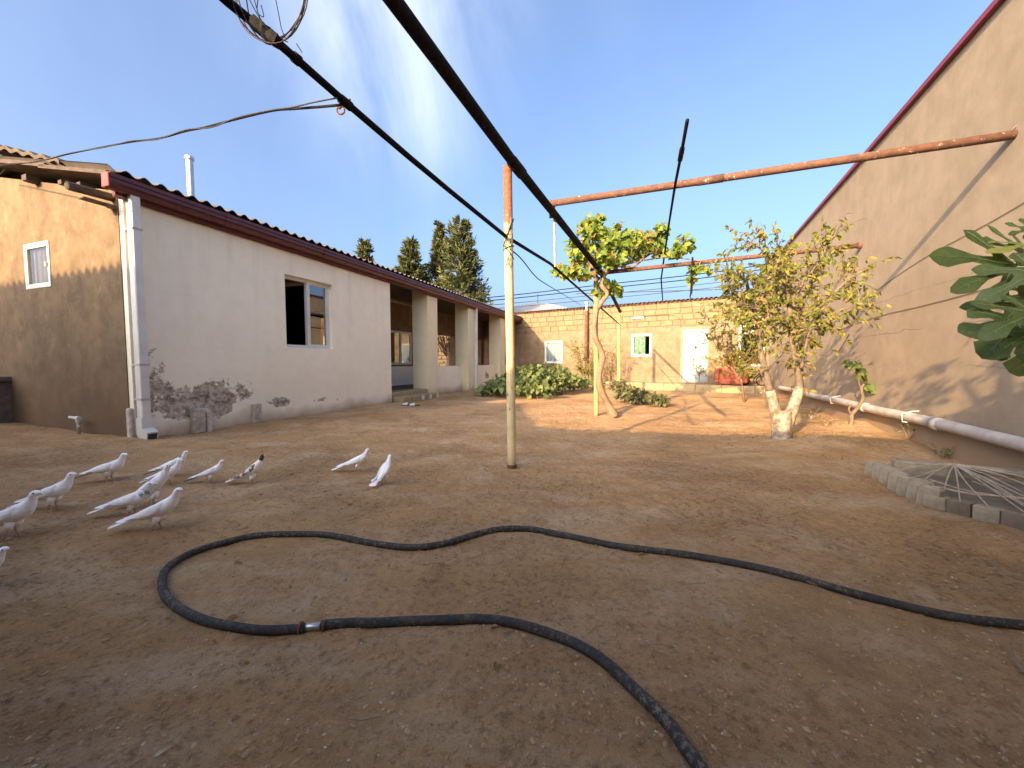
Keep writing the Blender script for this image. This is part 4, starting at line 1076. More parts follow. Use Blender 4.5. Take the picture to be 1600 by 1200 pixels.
def to_local(pts, o): return [Vector(p) - o.location for p in pts]

# grapevine -------------------------------------------------------------------
vb = G(955, 650)
vine = empty('grapevine', 'grapevine with gnarled trunk and yellow-green leaves over the rusty beam', 'vine', (vb.x, vb.y, gh(vb.x, vb.y)))
Yv = 7.27
tr = [(960, 652), (951, 633), (938, 608), (936, 585), (941, 560), (938, 545), (930, 528), (929, 505), (933, 485), (943, 468), (949, 458), (940, 446), (944, 432), (952, 420)]
mb = MB(); pts = spline(to_local([P(x, y, Yv + .03 * sin(i * 1.7)) for i, (x, y) in enumerate(tr)], vine), 4)
rs = [.085 - .055 * (i / len(pts)) ** .5 + .006 * sin(i * .9) for i in range(len(pts))]
mb.tube(pts, rs, 12, wob=.10); mb.build('trunk', M_VBARK, vine, smooth=True)
def beam2(px):   # a point on the second cross beam for a picture column
    best = min((C2a + (C2b - C2a) * (t_ / 200.0) for t_ in range(0, 201)), key=lambda p: abs(800 + F_PX * p.x / (p.y * cos(PITCH) - (p.z - 1) * sin(PITCH)) - px))
    return best
mb = MB()
for (pp, r0) in (([(945, 430), (960, 412), (975, 417), (992, 415), (1008, 402), (1020, 396), (1036, 400)], .030), ([(975, 414), (1000, 408), (1045, 402), (1075, 405), (1098, 408)], .016), ([(944, 432), (925, 418), (905, 410), (885, 420)], .016), ([(950, 420), (940, 390), (930, 360)], .015), ([(985, 410), (995, 385), (1005, 370)], .012), ([(1020, 396), (1032, 370), (1035, 352)], .010), ([(1095, 408), (1088, 425), (1080, 440)], .008)):
    pts = spline(to_local([P(x, y, (beam2(x).y - .06) if x > 935 else Yv + .02) for x, y in pp], vine), 4)
    mb.tube(pts, [r0 * (1 - .6 * i / len(pts)) for i in range(len(pts))], 8, wob=.1)
mb.build('cordon', M_VBARK, vine, smooth=True)
items = []
for (cx, cy, rx, ry, n) in ((926, 358, 20, 19, 120), (905, 392, 20, 22, 100), (882, 425, 19, 12, 60), (905, 425, 25, 12, 50), (940, 395, 30, 32, 150), (965, 372, 26, 16, 90), (995, 378, 28, 22, 140), (1020, 380, 18, 20, 90), (1035, 358, 9, 10, 26), (1068, 383, 15, 15, 55), (1050, 395, 18, 8, 28), (965, 400, 30, 14, 70), (943, 448, 14, 17, 55), (963, 450, 9, 12, 26), (1092, 418, 16, 7, 26), (1083, 432, 6, 10, 12), (1112, 420, 8, 6, 7), (930, 340, 12, 5, 16), (965, 350, 6, 5, 8)):
    for _ in range(int(n * 1.5)):
        while True:
            a, b, c_ = R(-1, 1), R(-1, 1), R(-1, 1)
            if a*a + b*b + c_*c_ < 1: break
        Yb = beam2(cx).y if cx > 935 else 7.35
        p = P(cx + a*rx*1.05, cy + b*ry*1.05, Yb + c_ * min(.55, rx / F_PX * Yb * 1.6))
        items.append((p, rdir(Vector((a, -.2, -.8))), rdir(Vector((-.5, -.9, .9))), R(.6, 1.15)))
gm = leaf_meshes('grape', VINE, .105, n=4)
place_leaves(vine, gm, (.55, .38, .07), 'grape', items, .105)
# small vine posts wire
# sparse fruit tree on the right -----------------------------------------------
tb_ = G(1221, 690); TY = tb_.y
tree = empty('fruit_tree', 'sparse yellowing fruit tree with whitewashed forked trunk near the right wall', 'tree', (tb_.x, tb_.y, gh(tb_.x, tb_.y)))
mb = MB()
def Tl(x, y, dy=0): return P(x, y, TY + dy) - tree.location
tips = []
def limb(mb, pp, r0, r1, n=9, wob=.08):
    pts = spline([Tl(*q) for q in pp], 4); k_ = len(pts)
    q_ = 1.0 if r0 > .07 else .80
    mb.tube(pts, [(r0 + (r1 - r0) * (i / (k_ - 1)) ** .8) * q_ for i in range(k_)], n, wob=wob); return pts
mbw = MB()
pts = [Tl(1222, 694), Tl(1222, 686), Tl(1220, 670), Tl(1222, 655), Tl(1224, 642)]
mbw.tube(pts, [.145, .115, .105, .108, .09], 16, wob=.05); mbw.build('trunk', M_BARKW, tree, smooth=True)
mbw = MB(); limb(mbw, [(1217, 662), (1211, 640), (1203, 610)], .075, .056); limb(mbw, [(1229, 662), (1240, 635), (1250, 605)], .078, .055); mbw.build('limb_foot', M_BARKW, tree, smooth=True)
limbs = []
limbs.append(limb(mb, [(1203, 612), (1197, 585), (1190, 555), (1185, 520), (1180, 490), (1172, 465), (1165, 440, -.1), (1150, 425, -.15)], .056, .018))
limbs.append(limb(mb, [(1250, 607), (1246, 580), (1240, 550), (1235, 515), (1234, 480), (1229, 450), (1222, 420, .1), (1216, 396, .15)], .054, .015))
limbs.append(limb(mb, [(1248, 600, .03), (1252, 570, .06), (1252, 530, .1), (1253, 495, .15), (1258, 460, .2), (1262, 425, .3)], .040, .010))
limbs.append(limb(mb, [(1252, 575, -.05), (1258, 545, -.1), (1266, 515, -.15), (1282, 488, -.2), (1300, 462, -.25), (1322, 440, -.3), (1345, 425, -.3)], .026, .006))
limbs.append(limb(mb, [(1234, 478), (1250, 450, -.1), (1268, 425, -.15), (1285, 400, -.2), (1292, 380, -.2)], .016, .005))
limbs.append(limb(mb, [(1180, 490), (1160, 470, .1), (1146, 455, .1), (1138, 440, .2)], .016, .005))
limbs.append(limb(mb, [(1172, 465), (1182, 440, .1), (1196, 415, .1), (1210, 398, .2)], .018, .005))
limbs.append(limb(mb, [(1266, 515, -.15), (1290, 505, -.3), (1318, 490, -.4), (1345, 475, -.4)], .012, .004))
limbs.append(limb(mb, [(1229, 450), (1215, 430, -.2), (1200, 400, -.3), (1178, 380, -.3)], .014, .004))
limbs.append(limb(mb, [(1197, 585), (1210, 565, -.1), (1222, 548, -.15), (1212, 530, -.15)], .012, .004))
limbs.append(limb(mb, [(1235, 515), (1215, 500, -.1), (1195, 490, -.2), (1180, 478, -.2)], .012, .004))
items = []
def twig(mb, p, d, ln, r0, leafn, spread=.5, droop=.0, sz=1.0):
    pts = [p]; dd_ = d.copy()
    n = 5
    for i in range(n):
        dd_ = (dd_ + rdir() * .28 + Vector((0, 0, -droop))).normalized(); pts.append(pts[-1] + dd_ * ln / n)
    mb.tube(pts, [r0 * (1 - .75 * i / n) for i in range(n + 1)], 4, cap=False)
    for i in range(leafn):
        t_ = R(.15, 1); q = pts[min(int(t_ * n), n - 1)].lerp(pts[min(int(t_ * n) + 1, n)], R(0, 1))
        items.append((q + tree.location + rdir() * .012, rdir(Vector((dd_.x, dd_.y, -.9))), rdir(Vector((-.3, -.6, .6))), R(.65, 1.2) * sz))
    return pts
for li, lp in enumerate(limbs):
    k_ = len(lp)
    for i in range(int(k_ * (.30 if li < 2 else .12)), k_):
        if li in (0, 1) and i < k_ * .42: continue
        for _ in range(2 if li not in (9,) else 1):
            d = rdir(Vector((R(-.3, .6) if li > 0 else R(-.6, .2), R(-.2, .2), .25)))
            if i > k_ - 4: d = ((lp[-1] - lp[-3]).normalized() + rdir() * .7).normalized()
            q = twig(mb, lp[i], d, R(.18, .48), .006, random.choice((4, 7, 9, 12)) if i > k_*.3 else 3, sz=1.0)
            if random.random() < .55: twig(mb, q[3], rdir(Vector((0, 0, -.1))), R(.12, .28), .003, random.choice((4, 6, 9)))
mb.build('limb', M_BARK, tree, smooth=True)
am = leaf_meshes('oval', APR, .068, n=4)
place_leaves(tree, am, (.5, .42, .08), 'oval', items, .068, limit=280)

# generic small trees / bushes --------------------------------------------------
def small_tree(name, lab, cat, px, py, pytop, pxw, leafn, mats, wts, lsize, kind='oval', seed=1, stems=3, bare=.35, trunk_r=.02, up=1.0, bark=M_TWIG, lean=0, limit=0):
    global items
    random.seed(seed)
    g = G(px, py); hgt = P(px, pytop, g.y).z; wid = pxw / F_PX * g.y / 2
    o = empty(name, lab, cat, (g.x, g.y, gh(g.x, g.y)))
    mb = MB(); its = []
    fork = hgt * bare
    mb.tube([(0, 0, -.03), (lean*.3, 0, fork * .6), (lean*.6, 0, fork)], [trunk_r, trunk_r * .8, trunk_r * .7], 7, wob=.06)
    for s_ in range(stems):
        an = 2 * pi * s_ / stems + R(-.4, .4)
        e = Vector((cos(an) * wid * R(.55, 1) + lean, sin(an) * wid * R(.5, .9), hgt * R(.75, 1)))
        p0 = Vector((lean*.6, 0, fork * R(.7, 1))); pts = [p0]
        nst = 7
        for i in range(nst): 
            t_ = (i + 1) / nst; pts.append(p0.lerp(e, t_) + Vector((0, 0, sin(t_ * pi) * (-.08) * hgt)) + rdir() * .03 * hgt)
        mb.tube(pts, [trunk_r * .6 * (1 - .8 * i / nst) for i in range(nst + 1)], 5, cap=False)
        for i in range(1, nst + 1):
            for _ in range(3):
                d = rdir(Vector((cos(an) * .5, sin(an) * .5, .6 * up))); ln = hgt * R(.08, .22)
                a = pts[i]; b1 = a + d * ln * .5 + rdir() * ln * .1; b2_ = b1 + (d + rdir() * .4).normalized() * ln * .5
                mb.tube([a, b1, b2_], [trunk_r * .22, trunk_r * .15, trunk_r * .07], 4, cap=False)
                for _ in range(max(0, int(round(leafn / (stems * nst * 3) + R(-.5, .5))))):
                    q = a.lerp(b2_, R(.2, 1.0)) + rdir() * lsize * .4
                    its.append((q + o.location, rdir(Vector((0, 0, -.5))), rdir(Vector((-.3, -.6, .8))), R(.6, 1.2)))
    mb.build('stem', bark, o, smooth=True)
    if its:
        ms_ = leaf_meshes(kind, mats, lsize, n=3)
        place_leaves(o, ms_, wts, kind, its, lsize, limit=limit)
    return o
small_tree('fruit_tree', 'small leafy green fruit tree in front of the white door and armchair', 'tree', 1163, 628, 478, 100, 2300, APR, (.72, .24, .04), .075, seed=3, stems=8, bare=.36, trunk_r=.03, lean=-.28)
small_tree('sapling', 'bare twiggy sapling below the green curtained window', 'sapling', 1006, 605, 543, 55, 40, APR, (.2, .3, .5), .05, seed=5, stems=6, bare=.3, trunk_r=.035, up=.6)
small_tree('sapling', 'thin sapling with few leaves in front of the white door', 'sapling', 1092, 612, 545, 48, 70, APR, (.7, .2, .1), .07, seed=6, stems=4, bare=.45, trunk_r=.02, up=.5)
small_tree('shrub', 'upright thin leafed shrub against the wall under the stove pipe', 'shrub', 918, 606, 530, 62, 900, APR, (.6, .35, .05), .085, seed=8, stems=9, bare=.2, trunk_r=.03, up=1.2)
small_tree('shrub', 'thin shrub behind the vine trunk with its shadow on the wall', 'shrub', 952, 608, 532, 40, 200, APR, (.6, .35, .05), .08, seed=9, stems=6, bare=.25, trunk_r=.025, up=1.2)
def bush(name, lab, blobs, mats, wts, lsize, kind='heart', seed=2, limit=300, dens=1.0, base=None):
    random.seed(seed)
    g = base; o = empty(name, lab, 'bush', (g.x, g.y, gh(g.x, g.y))); its = []; mb = MB()
    for (x, y, z, rx, ry, rz_, n) in blobs:
        c_ = Vector((x, y, z))
        for _ in range(int(n * dens)):
            v = rdir(); 
            if v.z < -.35: v.z = abs(v.z) * .4
            rr = R(.62, 1.05); p = c_ + Vector((v.x * rx, v.y * ry, v.z * rz_)) * rr
            if p.z < .03: p.z = R(.03, .12)
            its.append((p, rdir(Vector((v.x * 1.1, v.y * 1.1, -.55))), rdir(Vector((v.x, v.y - .2, 1.0))), R(.6, 1.25)))
        for _ in range(int(n * .07)):
            v = rdir(Vector((0, 0, .3))); p = c_ + Vector((v.x * rx, v.y * ry, abs(v.z) * rz_)) * .85
            s0 = Vector((c_.x + R(-.3, .3) * rx, c_.y + R(-.3, .3) * ry, 0)); mid = s0.lerp(p, .5) + Vector((0, 0, .08))
            mb.tube(to_local([s0, mid, p], o), [.012, .009, .005], 5, cap=False)
    if mb.v: mb.build('stem', M_TWIG, o, smooth=True, kind='stuff')
    ms_ = leaf_meshes(kind, mats, lsize, n=3)
    place_leaves(o, ms_, wts, kind, its, lsize, limit=limit); return o
def gp(px, py, dy=0): g = G(px, py); return g.x, g.y + dy
b_l = []
for (px, py, dy, z, rx, ry, rz_, n) in ((785, 622, .4, .25, .50, .5, .35, 160), (765, 620, .2, .12, .45, .4, .18, 70), (820, 622, .8, .38, .7, .7, .52, 300), (850, 622, .8, .40, .65, .7, .58, 300), (880, 620, 1.0, .36, .6, .6, .5, 220), (905, 616, 1.2, .24, .6, .6, .30, 130), (930, 612, 1.4, .16, .6, .6, .26, 110), (865, 612, 2.0, .5, .9, .6, .5, 160), (835, 626, .3, .20, .6, .3, .28, 120)):
    x, y = gp(px, py, dy); b_l.append((x, y, z, rx, ry, rz_, n))
bush('leafy_bush', 'large leafy green bush sprawling beside the nearest post and porch', b_l, BUSH, (.45, .35, .2), .15, base=Vector((.6, 10.8, 0)), seed=11, limit=300, dens=1.15)
b_l = []
for (px, py, dy, z, rx, ry, rz_, n) in ((985, 632, .2, .20, .30, .3, .24, 150), (1002, 634, .1, .16, .32, .3, .22, 160), (1025, 635, .0, .12, .26, .25, .18, 90), (975, 622, .5, .25, .28, .3, .28, 90)):
    x, y = gp(px, py, dy); b_l.append((x, y, z, rx, ry, rz_, n))
bush('dark_bush', 'low dark herb clump on the sunlit earth right of the vine', b_l, DKB, (.7, .3), .085, base=Vector((2.75, 8.8, 0)), seed=12, limit=200, kind='heart', dens=2.2)

# fig sapling by the right wall
fs0 = G(1330, 672)
FS = empty('fig_sapling', 'crooked fig sapling with two leaf tufts standing by the drain pipe', 'sapling', (fs0.x, fs0.y, gh(fs0.x, fs0.y)))
YS = fs0.y
def S_(x, y, dy=0): return P(x, y, YS + dy) - FS.location
mb = MB()
for pp, r0, r1 in (([(1322, 677), (1330, 664), (1331, 648), (1341, 636), (1348, 622), (1346, 608), (1350, 600)], .034, .015), ([(1331, 648), (1326, 640), (1330, 632)], .016, .009), ([(1346, 610), (1342, 596), (1348, 586), (1340, 577)], .009, .006)):
    pts = spline([S_(*q) for q in pp], 4); mb.tube(pts, [r0 + (r1 - r0) * i / len(pts) for i in range(len(pts))], 9, wob=.12)
mb.build('stem', M_BARK, FS, smooth=True)
its = []
for (cx, cy, n) in ((1340, 574, 9), (1328, 571, 5), (1348, 585, 6), (1358, 604, 9), (1366, 606, 3)):
    for _ in range(n): its.append((P(cx + R(-8, 8), cy + R(-5, 5), YS + R(-.1, .1)), rdir(Vector((0, -.3, -.3))), rdir(Vector((-.3, -.6, .8))), R(.7, 1.1)))
place_leaves(FS, leaf_meshes('grape', [FIG[0], VINE[0]], .12, n=3), (.6, .4), 'grape', its, .12)

# weeds and flowers at the wall foot
random.seed(21)
for (px, py, h_, lab, fl_) in ((1268, 650, .22, 'dry weed at the wall foot right of the fruit tree', 0), (1290, 664, .18, 'straggly dry weed at the wall foot before the fig sapling', 0), (1397, 672, .16, 'small weed with a white flower by the wall past the fig sapling', 1), (1418, 690, .20, 'small weed with a pink flower by the wall near the concrete bed', 2), (1470, 712, .12, 'little green weed at the wall foot above the concrete bed', 0)):
    g = G(px, py + 6); o = empty('weed', lab, 'weed', (g.x, g.y, gh(g.x, g.y)), group='weeds along the right wall foot')
    mb = MB(); ml = MB()
    for _ in range(9):
        an = R(0, 6.28); e = Vector((cos(an) * h_ * R(.3, 1), sin(an) * h_ * R(.3, .9), h_ * R(.35, 1)))
        mid = e * .5 + Vector((0, 0, h_ * .15)); mb.tube([(0, 0, 0), mid, e], [.004, .003, .0015], 4, cap=False)
        for _ in range(6): add_leaf(ml, 'oval', (mid.lerp(e, R(0, 1))), rdir(), rdir(Vector((0, 0, 1))), R(.02, .045), 0 if px > 1300 else 1)
    mb.build('stem', M_DRY if px < 1300 else M_TWIG, o, kind='stuff'); ml.build('leaves', [BUSH[0], APR[2]], o, kind='stuff')
    if fl_:
        mf_ = MB(); c_ = Vector((0, -.02, h_))
        for q in range(6):
            a = q * pi / 3; add_leaf(mf_, 'oval', c_, Vector((cos(a), sin(a) * .6, .5)), Vector((0, 0, 1)), .035)
        mf_.build('flower', M_WHITE if fl_ == 1 else simple('pale pink petal', (.75, .45, .55), None, 5, .6, 0), o)

# ------------------------------------------------------------------ foreground fig tree
random.seed(31)
FT = empty('fig_tree', 'fig tree whose broad lobed leaves hang in from the right edge', 'tree', (2.05, .35, 0))
mb = MB()
for pp, r0, r1 in (([(2.05, .35, 0), (2.0, .4, .6), (1.95, .5, 1.2), (2.0, .6, 1.9), (2.1, .7, 2.6)], .06, .02), ([(1.96, .48, 1.1), (1.8, .8, 1.22), (1.68, 1.02, 1.26), (1.60, 1.15, 1.27)], .022, .010), ([(1.95, .45, .95), (1.9, .8, 1.0), (1.75, 1.05, 1.1)], .02, .010), ([(1.95, .5, 1.3), (2.3, .3, 1.9), (2.5, .4, 2.3)], .03, .012), ([(1.98, .55, 1.6), (1.7, .3, 2.0), (1.5, .2, 2.5)], .03, .012)):
    pts = spline(to_local(pp, FT), 4); mb.tube(pts, [r0 + (r1 - r0) * i / len(pts) for i in range(len(pts))], 9, wob=.05)
mb.build('trunk', M_BARK, FT, smooth=True)
def fig_outline(lobes, wide=1.22):
    lobes = [(a, l, w * wide) for a, l, w in lobes]
    """palmate outline: list of (angle, length, width) lobes joined by deep sinuses"""
    pts = []
    n = len(lobes)
    for i, (an, ln, wd) in enumerate(lobes):
        d = Vector((sin(an), cos(an))); s_ = Vector((cos(an), -sin(an)))
        prof = [(.38, .50), (.52, .46), (.66, .78), (.78, 1.0), (.88, .84), (.95, .5), (1.0, .0), (.95, -.5), (.88, -.84), (.78, -1.0), (.66, -.78), (.52, -.46), (.38, -.50)]
        for (t_, w_) in prof:
            q = d * ln * t_ - s_ * wd * w_ * (1 + .12 * sin(t_ * 40 + i))
            pts.append(q)
        if i < n - 1:
            an2 = (an + lobes[i+1][0]) / 2; rr = .36 * min(ln, lobes[i+1][1])
            pts.append(Vector((sin(an2), cos(an2))) * rr)
    return pts
def fig_leaf(p, d, n, size, mi=0, lobes=None, droop=.25, cup=.12, parent=FT):
    lobes = lobes or [(-1.75, .62, .12), (-.85, .92, .13), (0, 1.05, .145), (.85, .92, .13), (1.75, .62, .12)]
    o2 = fig_outline(list(lobes))
    bm = bmesh.new()
    vs_ = [bm.verts.new((q.x, q.y, 0)) for q in o2]; c_ = bm.verts.new((0, -.03, 0))
    es = []
    f_ = bm.faces.new([c_] + vs_)
    bmesh.ops.triangulate(bm, faces=[f_])
    bmesh.ops.subdivide_edges(bm, edges=[e for e in bm.edges if e.calc_length() > .18], cuts=2, use_grid_fill=False)
    bmesh.ops.triangulate(bm, faces=bm.faces[:])
    ph = R(0, 6)
    def def_(x, y):
        r_ = sqrt(x*x + y*y)
        return -droop * r_ * r_ + cup * abs(x) * (.5 + .5 * y) + .035 * sin(5 * x + ph) * r_ + .03 * sin(7 * y + 2 * ph) * r_
    for v in bm.verts: v.co.z = def_(v.co.x, v.co.y)
    # veins: thin raised ribs with side ribs
    mb = MB()
    bm.verts.index_update()
    mb.add([v.co.copy() for v in bm.verts], [[v.index for v in f.verts] for f in bm.faces], 0); bm.free()
    def V2(x, y, off=.006): return Vector((x, y, def_(x, y) + off))
    for (an, ln, wd) in lobes:
        dx, dy = sin(an), cos(an)
        pts = [V2(dx * ln * t_, dy * ln * t_) for t_ in frange(0, .93, .12)]
        mb.tube(pts, [.0105 * (1 - .8 * i / len(pts)) for i in range(len(pts))], 5, 1)
        for t_ in (.42, .6, .76):
            for s_ in (-1, 1):
                a2 = an + s_ * .75; q0 = Vector((dx, dy)) * ln * t_
                mb.tube([V2(q0.x, q0.y), V2(q0.x + sin(a2) * wd * .75, q0.y + cos(a2) * wd * .75, .003)], [.004, .0015], 4, 1)
    mb.tube([Vector((0, -.03, 0)), Vector((0, -.3, -.06)), Vector((.03, -.55, -.02))], [.02, .016, .018], 7, 1)
    d = d.normalized(); s_ = d.cross(n).normalized(); zz = s_.cross(d)
    o = mb.build('leaf', [FIG[mi], FIG[2]], parent, smooth=True)
    mw = Matrix(((s_.x, d.x, zz.x, 0), (s_.y, d.y, zz.y, 0), (s_.z, d.z, zz.z, 0), (0, 0, 0, 1)))
    o.matrix_local = Matrix.Translation(p - parent.location) @ mw @ Matrix.Diagonal((size, size, size, 1))
    if mi == 1: o['label'] = 'yellow leaf'
    return o
big = [(-1.5, .55, .12), (-.72, .95, .105), (-.05, 1.15, .13), (.62, 1.1, .12), (1.5, .85, .16)]
fig_leaf(P(1585, 414, 1.30), Vector((-.95, -.12, -.20)), Vector((-.10, -.93, .35)), .225, 0, [(-1.35, .62, .12), (-.62, .80, .10), (-.15, 1.0, .10) , (.42, 1.12, .125), (1.12, .80, .12)], droop=.10, cup=.05)
fig_leaf(P(1600, 392, 1.36), Vector((-.8, -.1, .25)), Vector((-.05, -.8, .6)), .15, 0, None, .15)
fig_leaf(P(1618, 385, 1.30), Vector((-.95, -.1, -.02)), Vector((.1, -.5, .85)), .15, 1, None, .15)
fig_leaf(P(1618, 462, 1.34), Vector((-.7, -.2, -.55)), Vector((-.2, -.6, .55)), .15, 0, None, .3)
fig_leaf(P(1598, 480, 1.28), Vector((-.8, -.1, -.45)), Vector((-.2, -.8, .5)), .15, 0, None, .3)
fig_leaf(P(1590, 505, 1.22), Vector((-.80, -.2, -.62)), Vector((-.35, -.75, .45)), .165, 0, [(-1.5, .7, .17), (-.7, .85, .17), (0, .95, .2), (.7, .85, .17), (1.5, .7, .17)], .2)
fig_leaf(P(1612, 520, 1.18), Vector((-.35, -.2, -.9)), Vector((-.4, -.85, .2)), .14, 0, [(-1.5, .7, .19), (-.7, .85, .19), (0, .95, .22), (.7, .85, .19), (1.5, .7, .19)], .2)
fig_leaf(P(1615, 490, 1.15), Vector((-.9, -.2, -.25)), Vector((-.2, -.75, .6)), .15, 0, None, .25)
fig_leaf(P(1622, 425, 1.22), Vector((-.8, .1, -.4)), Vector((.0, -.75, .6)), .15, 0, None, .25)
fig_leaf(P(1606, 360, 1.40), Vector((-.6, .2, .5)), Vector((-.1, -.9, .3)), .06, 0, None, .25)
for _ in range(95):   # the rest of the crown, right of the picture
    while True:
        v = Vector((R(1.25, 2.9), R(-.3, 1.35), R(1.15, 2.75)))
        if v.x > 1.36 * v.y + .30 and v.x < 3.1 + .0 * v.y: break
    fig_leaf(v, rdir(Vector((0, 0, -.6))), rdir(Vector((-.3, -.5, 1))), R(.13, .20), 0, None, .25)

# ------------------------------------------------------------------ concrete flower bed, right
bd = empty('flower_bed', 'low concrete edged bed at the right with dry radiating vine canes', 'flower bed', (3.1, 3.1, 0))
random.seed(41)
e0, e1, e2 = G(1356, 744), G(1440, 787), G(1610, 832)
row = []
nst = 7
for i in range(nst):
    c_ = e0.lerp(e1, i / (nst - 1)) + Vector((.055, 0, 0))
    an = math.atan2((e1 - e0).y, (e1 - e0).x) + R(-.12, .12)
    mb = MB(); n = 10; hh = .135 + R(-.018, .018); w2 = .062
    ot = [(-w2, -.03), (-w2, hh * .9), (-w2 * .6, hh * .98), (0, hh), (w2 * .6, hh * .98), (w2, hh * .9), (w2, -.03)]
    m_ = len(ot); mb.add([(a, -.03, z) for a, z in ot] + [(a, .03, z) for a, z in ot], [tuple(range(m_)), tuple(reversed(range(m_, 2*m_)))] + [(j, j + m_, (j+1) % m_ + m_, (j+1) % m_) for j in range(m_)])
    o = mb.build('edging_stone', M_CONC, bd, bevel=.004); o.location = c_ - bd.location; o.rotation_euler = (R(-.1, .05), R(-.05, .05), an + .55)
for i in range(4):
    a = e1.lerp(e2, i / 4); b_ = e1.lerp(e2, (i + .94) / 4); mid = (a + b_) / 2 + Vector((.05, .02, 0)); ln = (b_ - a).length / 2
    mb = MB(); mb.box((-ln, -.04, -.02), (ln, .04, .075 + R(-.01, .012))); o = mb.build('edging_stone', M_CONCD if i % 2 else M_CONC, bd, bevel=.006)
    o.location = mid - bd.location; o.rotation_euler = (R(-.15, .05), R(-.04, .04), math.atan2((b_ - a).y, (b_ - a).x) + R(-.08, .08))
k0, k1 = P(1395, 729, 3.42), P(1620, 742, 3.05)
mb = MB(); d_ = (k1 - k0); d_.z = 0; an = math.atan2(d_.y, d_.x)
mb.box((0, -.05, -.05), (d_.length + .2, .05, .145)); o = mb.build('kerb', M_CONC, bd, bevel=.008); o.location = Vector((k0.x, k0.y, 0)) - bd.location; o.rotation_euler = (0, 0, an)
fl_ = MB(); zz = .05
q = [e0 + Vector((.11, 0, 0)), e1 + Vector((.11, .05, 0)), e2 + Vector((.1, .1, 0)), Vector((k1.x + .1, k1.y - .06, 0)), Vector((k0.x, k0.y - .06, 0))]
fl_.add([Vector((v.x, v.y, .055)) - bd.location for v in q], [(0, 1, 2, 3, 4)]); fl_.build('bed_slab', M_CONCD, bd)
hub = P(1490, 744, 3.17); hub.z = .17
cm = MB()
for i, (px, py) in enumerate(((1402, 735), (1420, 748), (1435, 757), (1475, 768), (1500, 784), (1548, 795), (1600, 800), (1640, 795), (1590, 780), (1640, 775), (1660, 762), (1660, 755), (1600, 770), (1620, 800), (1700, 760), (1680, 770))):
    e = G(px, py, .09); mid = hub.lerp(e, .5) + Vector((R(-.02, .02), R(-.02, .02), R(.0, .03)))
    m_ = MB(); m_.tube(spline(to_local([hub, mid, e], bd), 4), [.007 * (1 - .5 * t_ / 8) for t_ in range(9)], 5, wob=.15); m_.build('cane', M_DRY, bd)
for pp in ([(1405, 742), (1440, 756), (1475, 763), (1520, 772), (1600, 778)], [(1450, 748), (1500, 764), (1560, 775), (1620, 782)], [(1520, 752), (1560, 768), (1600, 790)], [(1440, 760), (1450, 753), (1462, 752)]):
    m_ = MB(); m_.tube(spline(to_local([G(a, b, .11) for a, b in pp], bd), 4), .006, 5, wob=.15); m_.build('cane', M_DRY, bd)
# twig and leaf on the ground
tw = empty('fallen_twig', 'dark fallen twig at the lower right edge', 'twig', tuple(G(1590, 1040)))
m_ = MB(); m_.tube(to_local([G(1576, 1006, .02), G(1581, 1020, .015), G(1590, 1036, .012), G(1602, 1052, .015)], tw), [.003, .004, .005, .005], 6, wob=.1)
m_.tube(to_local([G(1590, 1036, .012), G(1603, 1028, .03)], tw), [.003, .002], 5); m_.build('stick', M_TWIG, tw)
lf_ = empty('fallen_leaf', 'small pale dead leaf lying at the lower left', 'leaf', tuple(G(240, 1183) + Vector((0, 0, gh(*G(240, 1183).to_2d()) + .004))))
m_ = MB(); add_leaf(m_, 'oval', Vector((0, 0, .004)), Vector((.5, .8, .1)), Vector((0, 0, 1)), .03, 0, .2); m_.build('blade', M_DRY, lf_)

random.seed(61); ml = MB()
for _ in range(420):
    if random.random() < .6: x, y = 3.6 + random.gauss(0, .8), 5.2 + random.gauss(0, .8)
    else: y = R(1.2, 9); x = R(-.9, 1.1) * y
    if x > 4.0 + (3.56 - y) * -.43 - .1: continue
    ml_d = rdir(); ml_d.z *= .25
    add_leaf(ml, 'oval', Vector((x, y, gh(x, y) + .006)), ml_d, rdir(Vector((0, 0, 2.5))), R(.02, .045), random.choice((0, 0, 1)), .5)
for _ in range(60):
    y = R(1.0, 7); x = R(-1.0, 1.1) * y
    if x > 3.6 or x < -4: continue
    a = R(0, 6.28); l_ = R(.02, .07); p = Vector((x, y, gh(x, y) + .004))
    ml.tube([p, p + Vector((cos(a) * l_, sin(a) * l_, .006)), p + Vector((cos(a + .3) * l_ * 2, sin(a + .3) * l_ * 2, .002))], .0015, 4, 2)
tag(ml.build('leaf_litter', [APR[2], APR[1], M_TWIG]), 'dead leaves and bits of twig strewn on the earth, thickest round the fruit tree', None, kind='stuff')

# ------------------------------------------------------------------ armchair and bicycle on the platform
ac = empty('armchair', 'worn red-orange armchair standing on the platform by the white door', 'armchair', far_pt(8.98, -.50, .226), aF - .05)
k = NM('worn red upholstery'); k.col(k.mix(k.rng(k.noise(7, 6, .7), .44, .58), (.46, .12, .05), (.17, .045, .03))); k.rough(.9); k.bump(k.noise(30), .4, .01); M_UPH = k.mat
def cushion(name, a, b, mat=M_UPH, bv=.05):
    mb = MB(); mb.box(a, b); o = mb.build(name, mat, ac, smooth=True)
    bm = bmesh.new(); bm.from_mesh(o.data); bmesh.ops.bevel(bm, geom=bm.edges[:], offset=bv, segments=3, affect='EDGES', profile=.6); bm.to_mesh(o.data); bm.free()
    o.data.polygons.foreach_set('use_smooth', [True] * len(o.data.polygons)); return o
cushion('seat', (-.33, -.40, .12), (.33, .22, .38)); cushion('backrest', (-.34, .15, .36), (.34, .38, .92)); 
cushion('armrest', (-.48, -.38, .08), (-.335, .36, .55)); cushion('armrest', (.335, -.38, .08), (.48, .36, .55)); cushion('front_panel', (-.33, -.43, .03), (.33, -.38, .22), bv=.02)
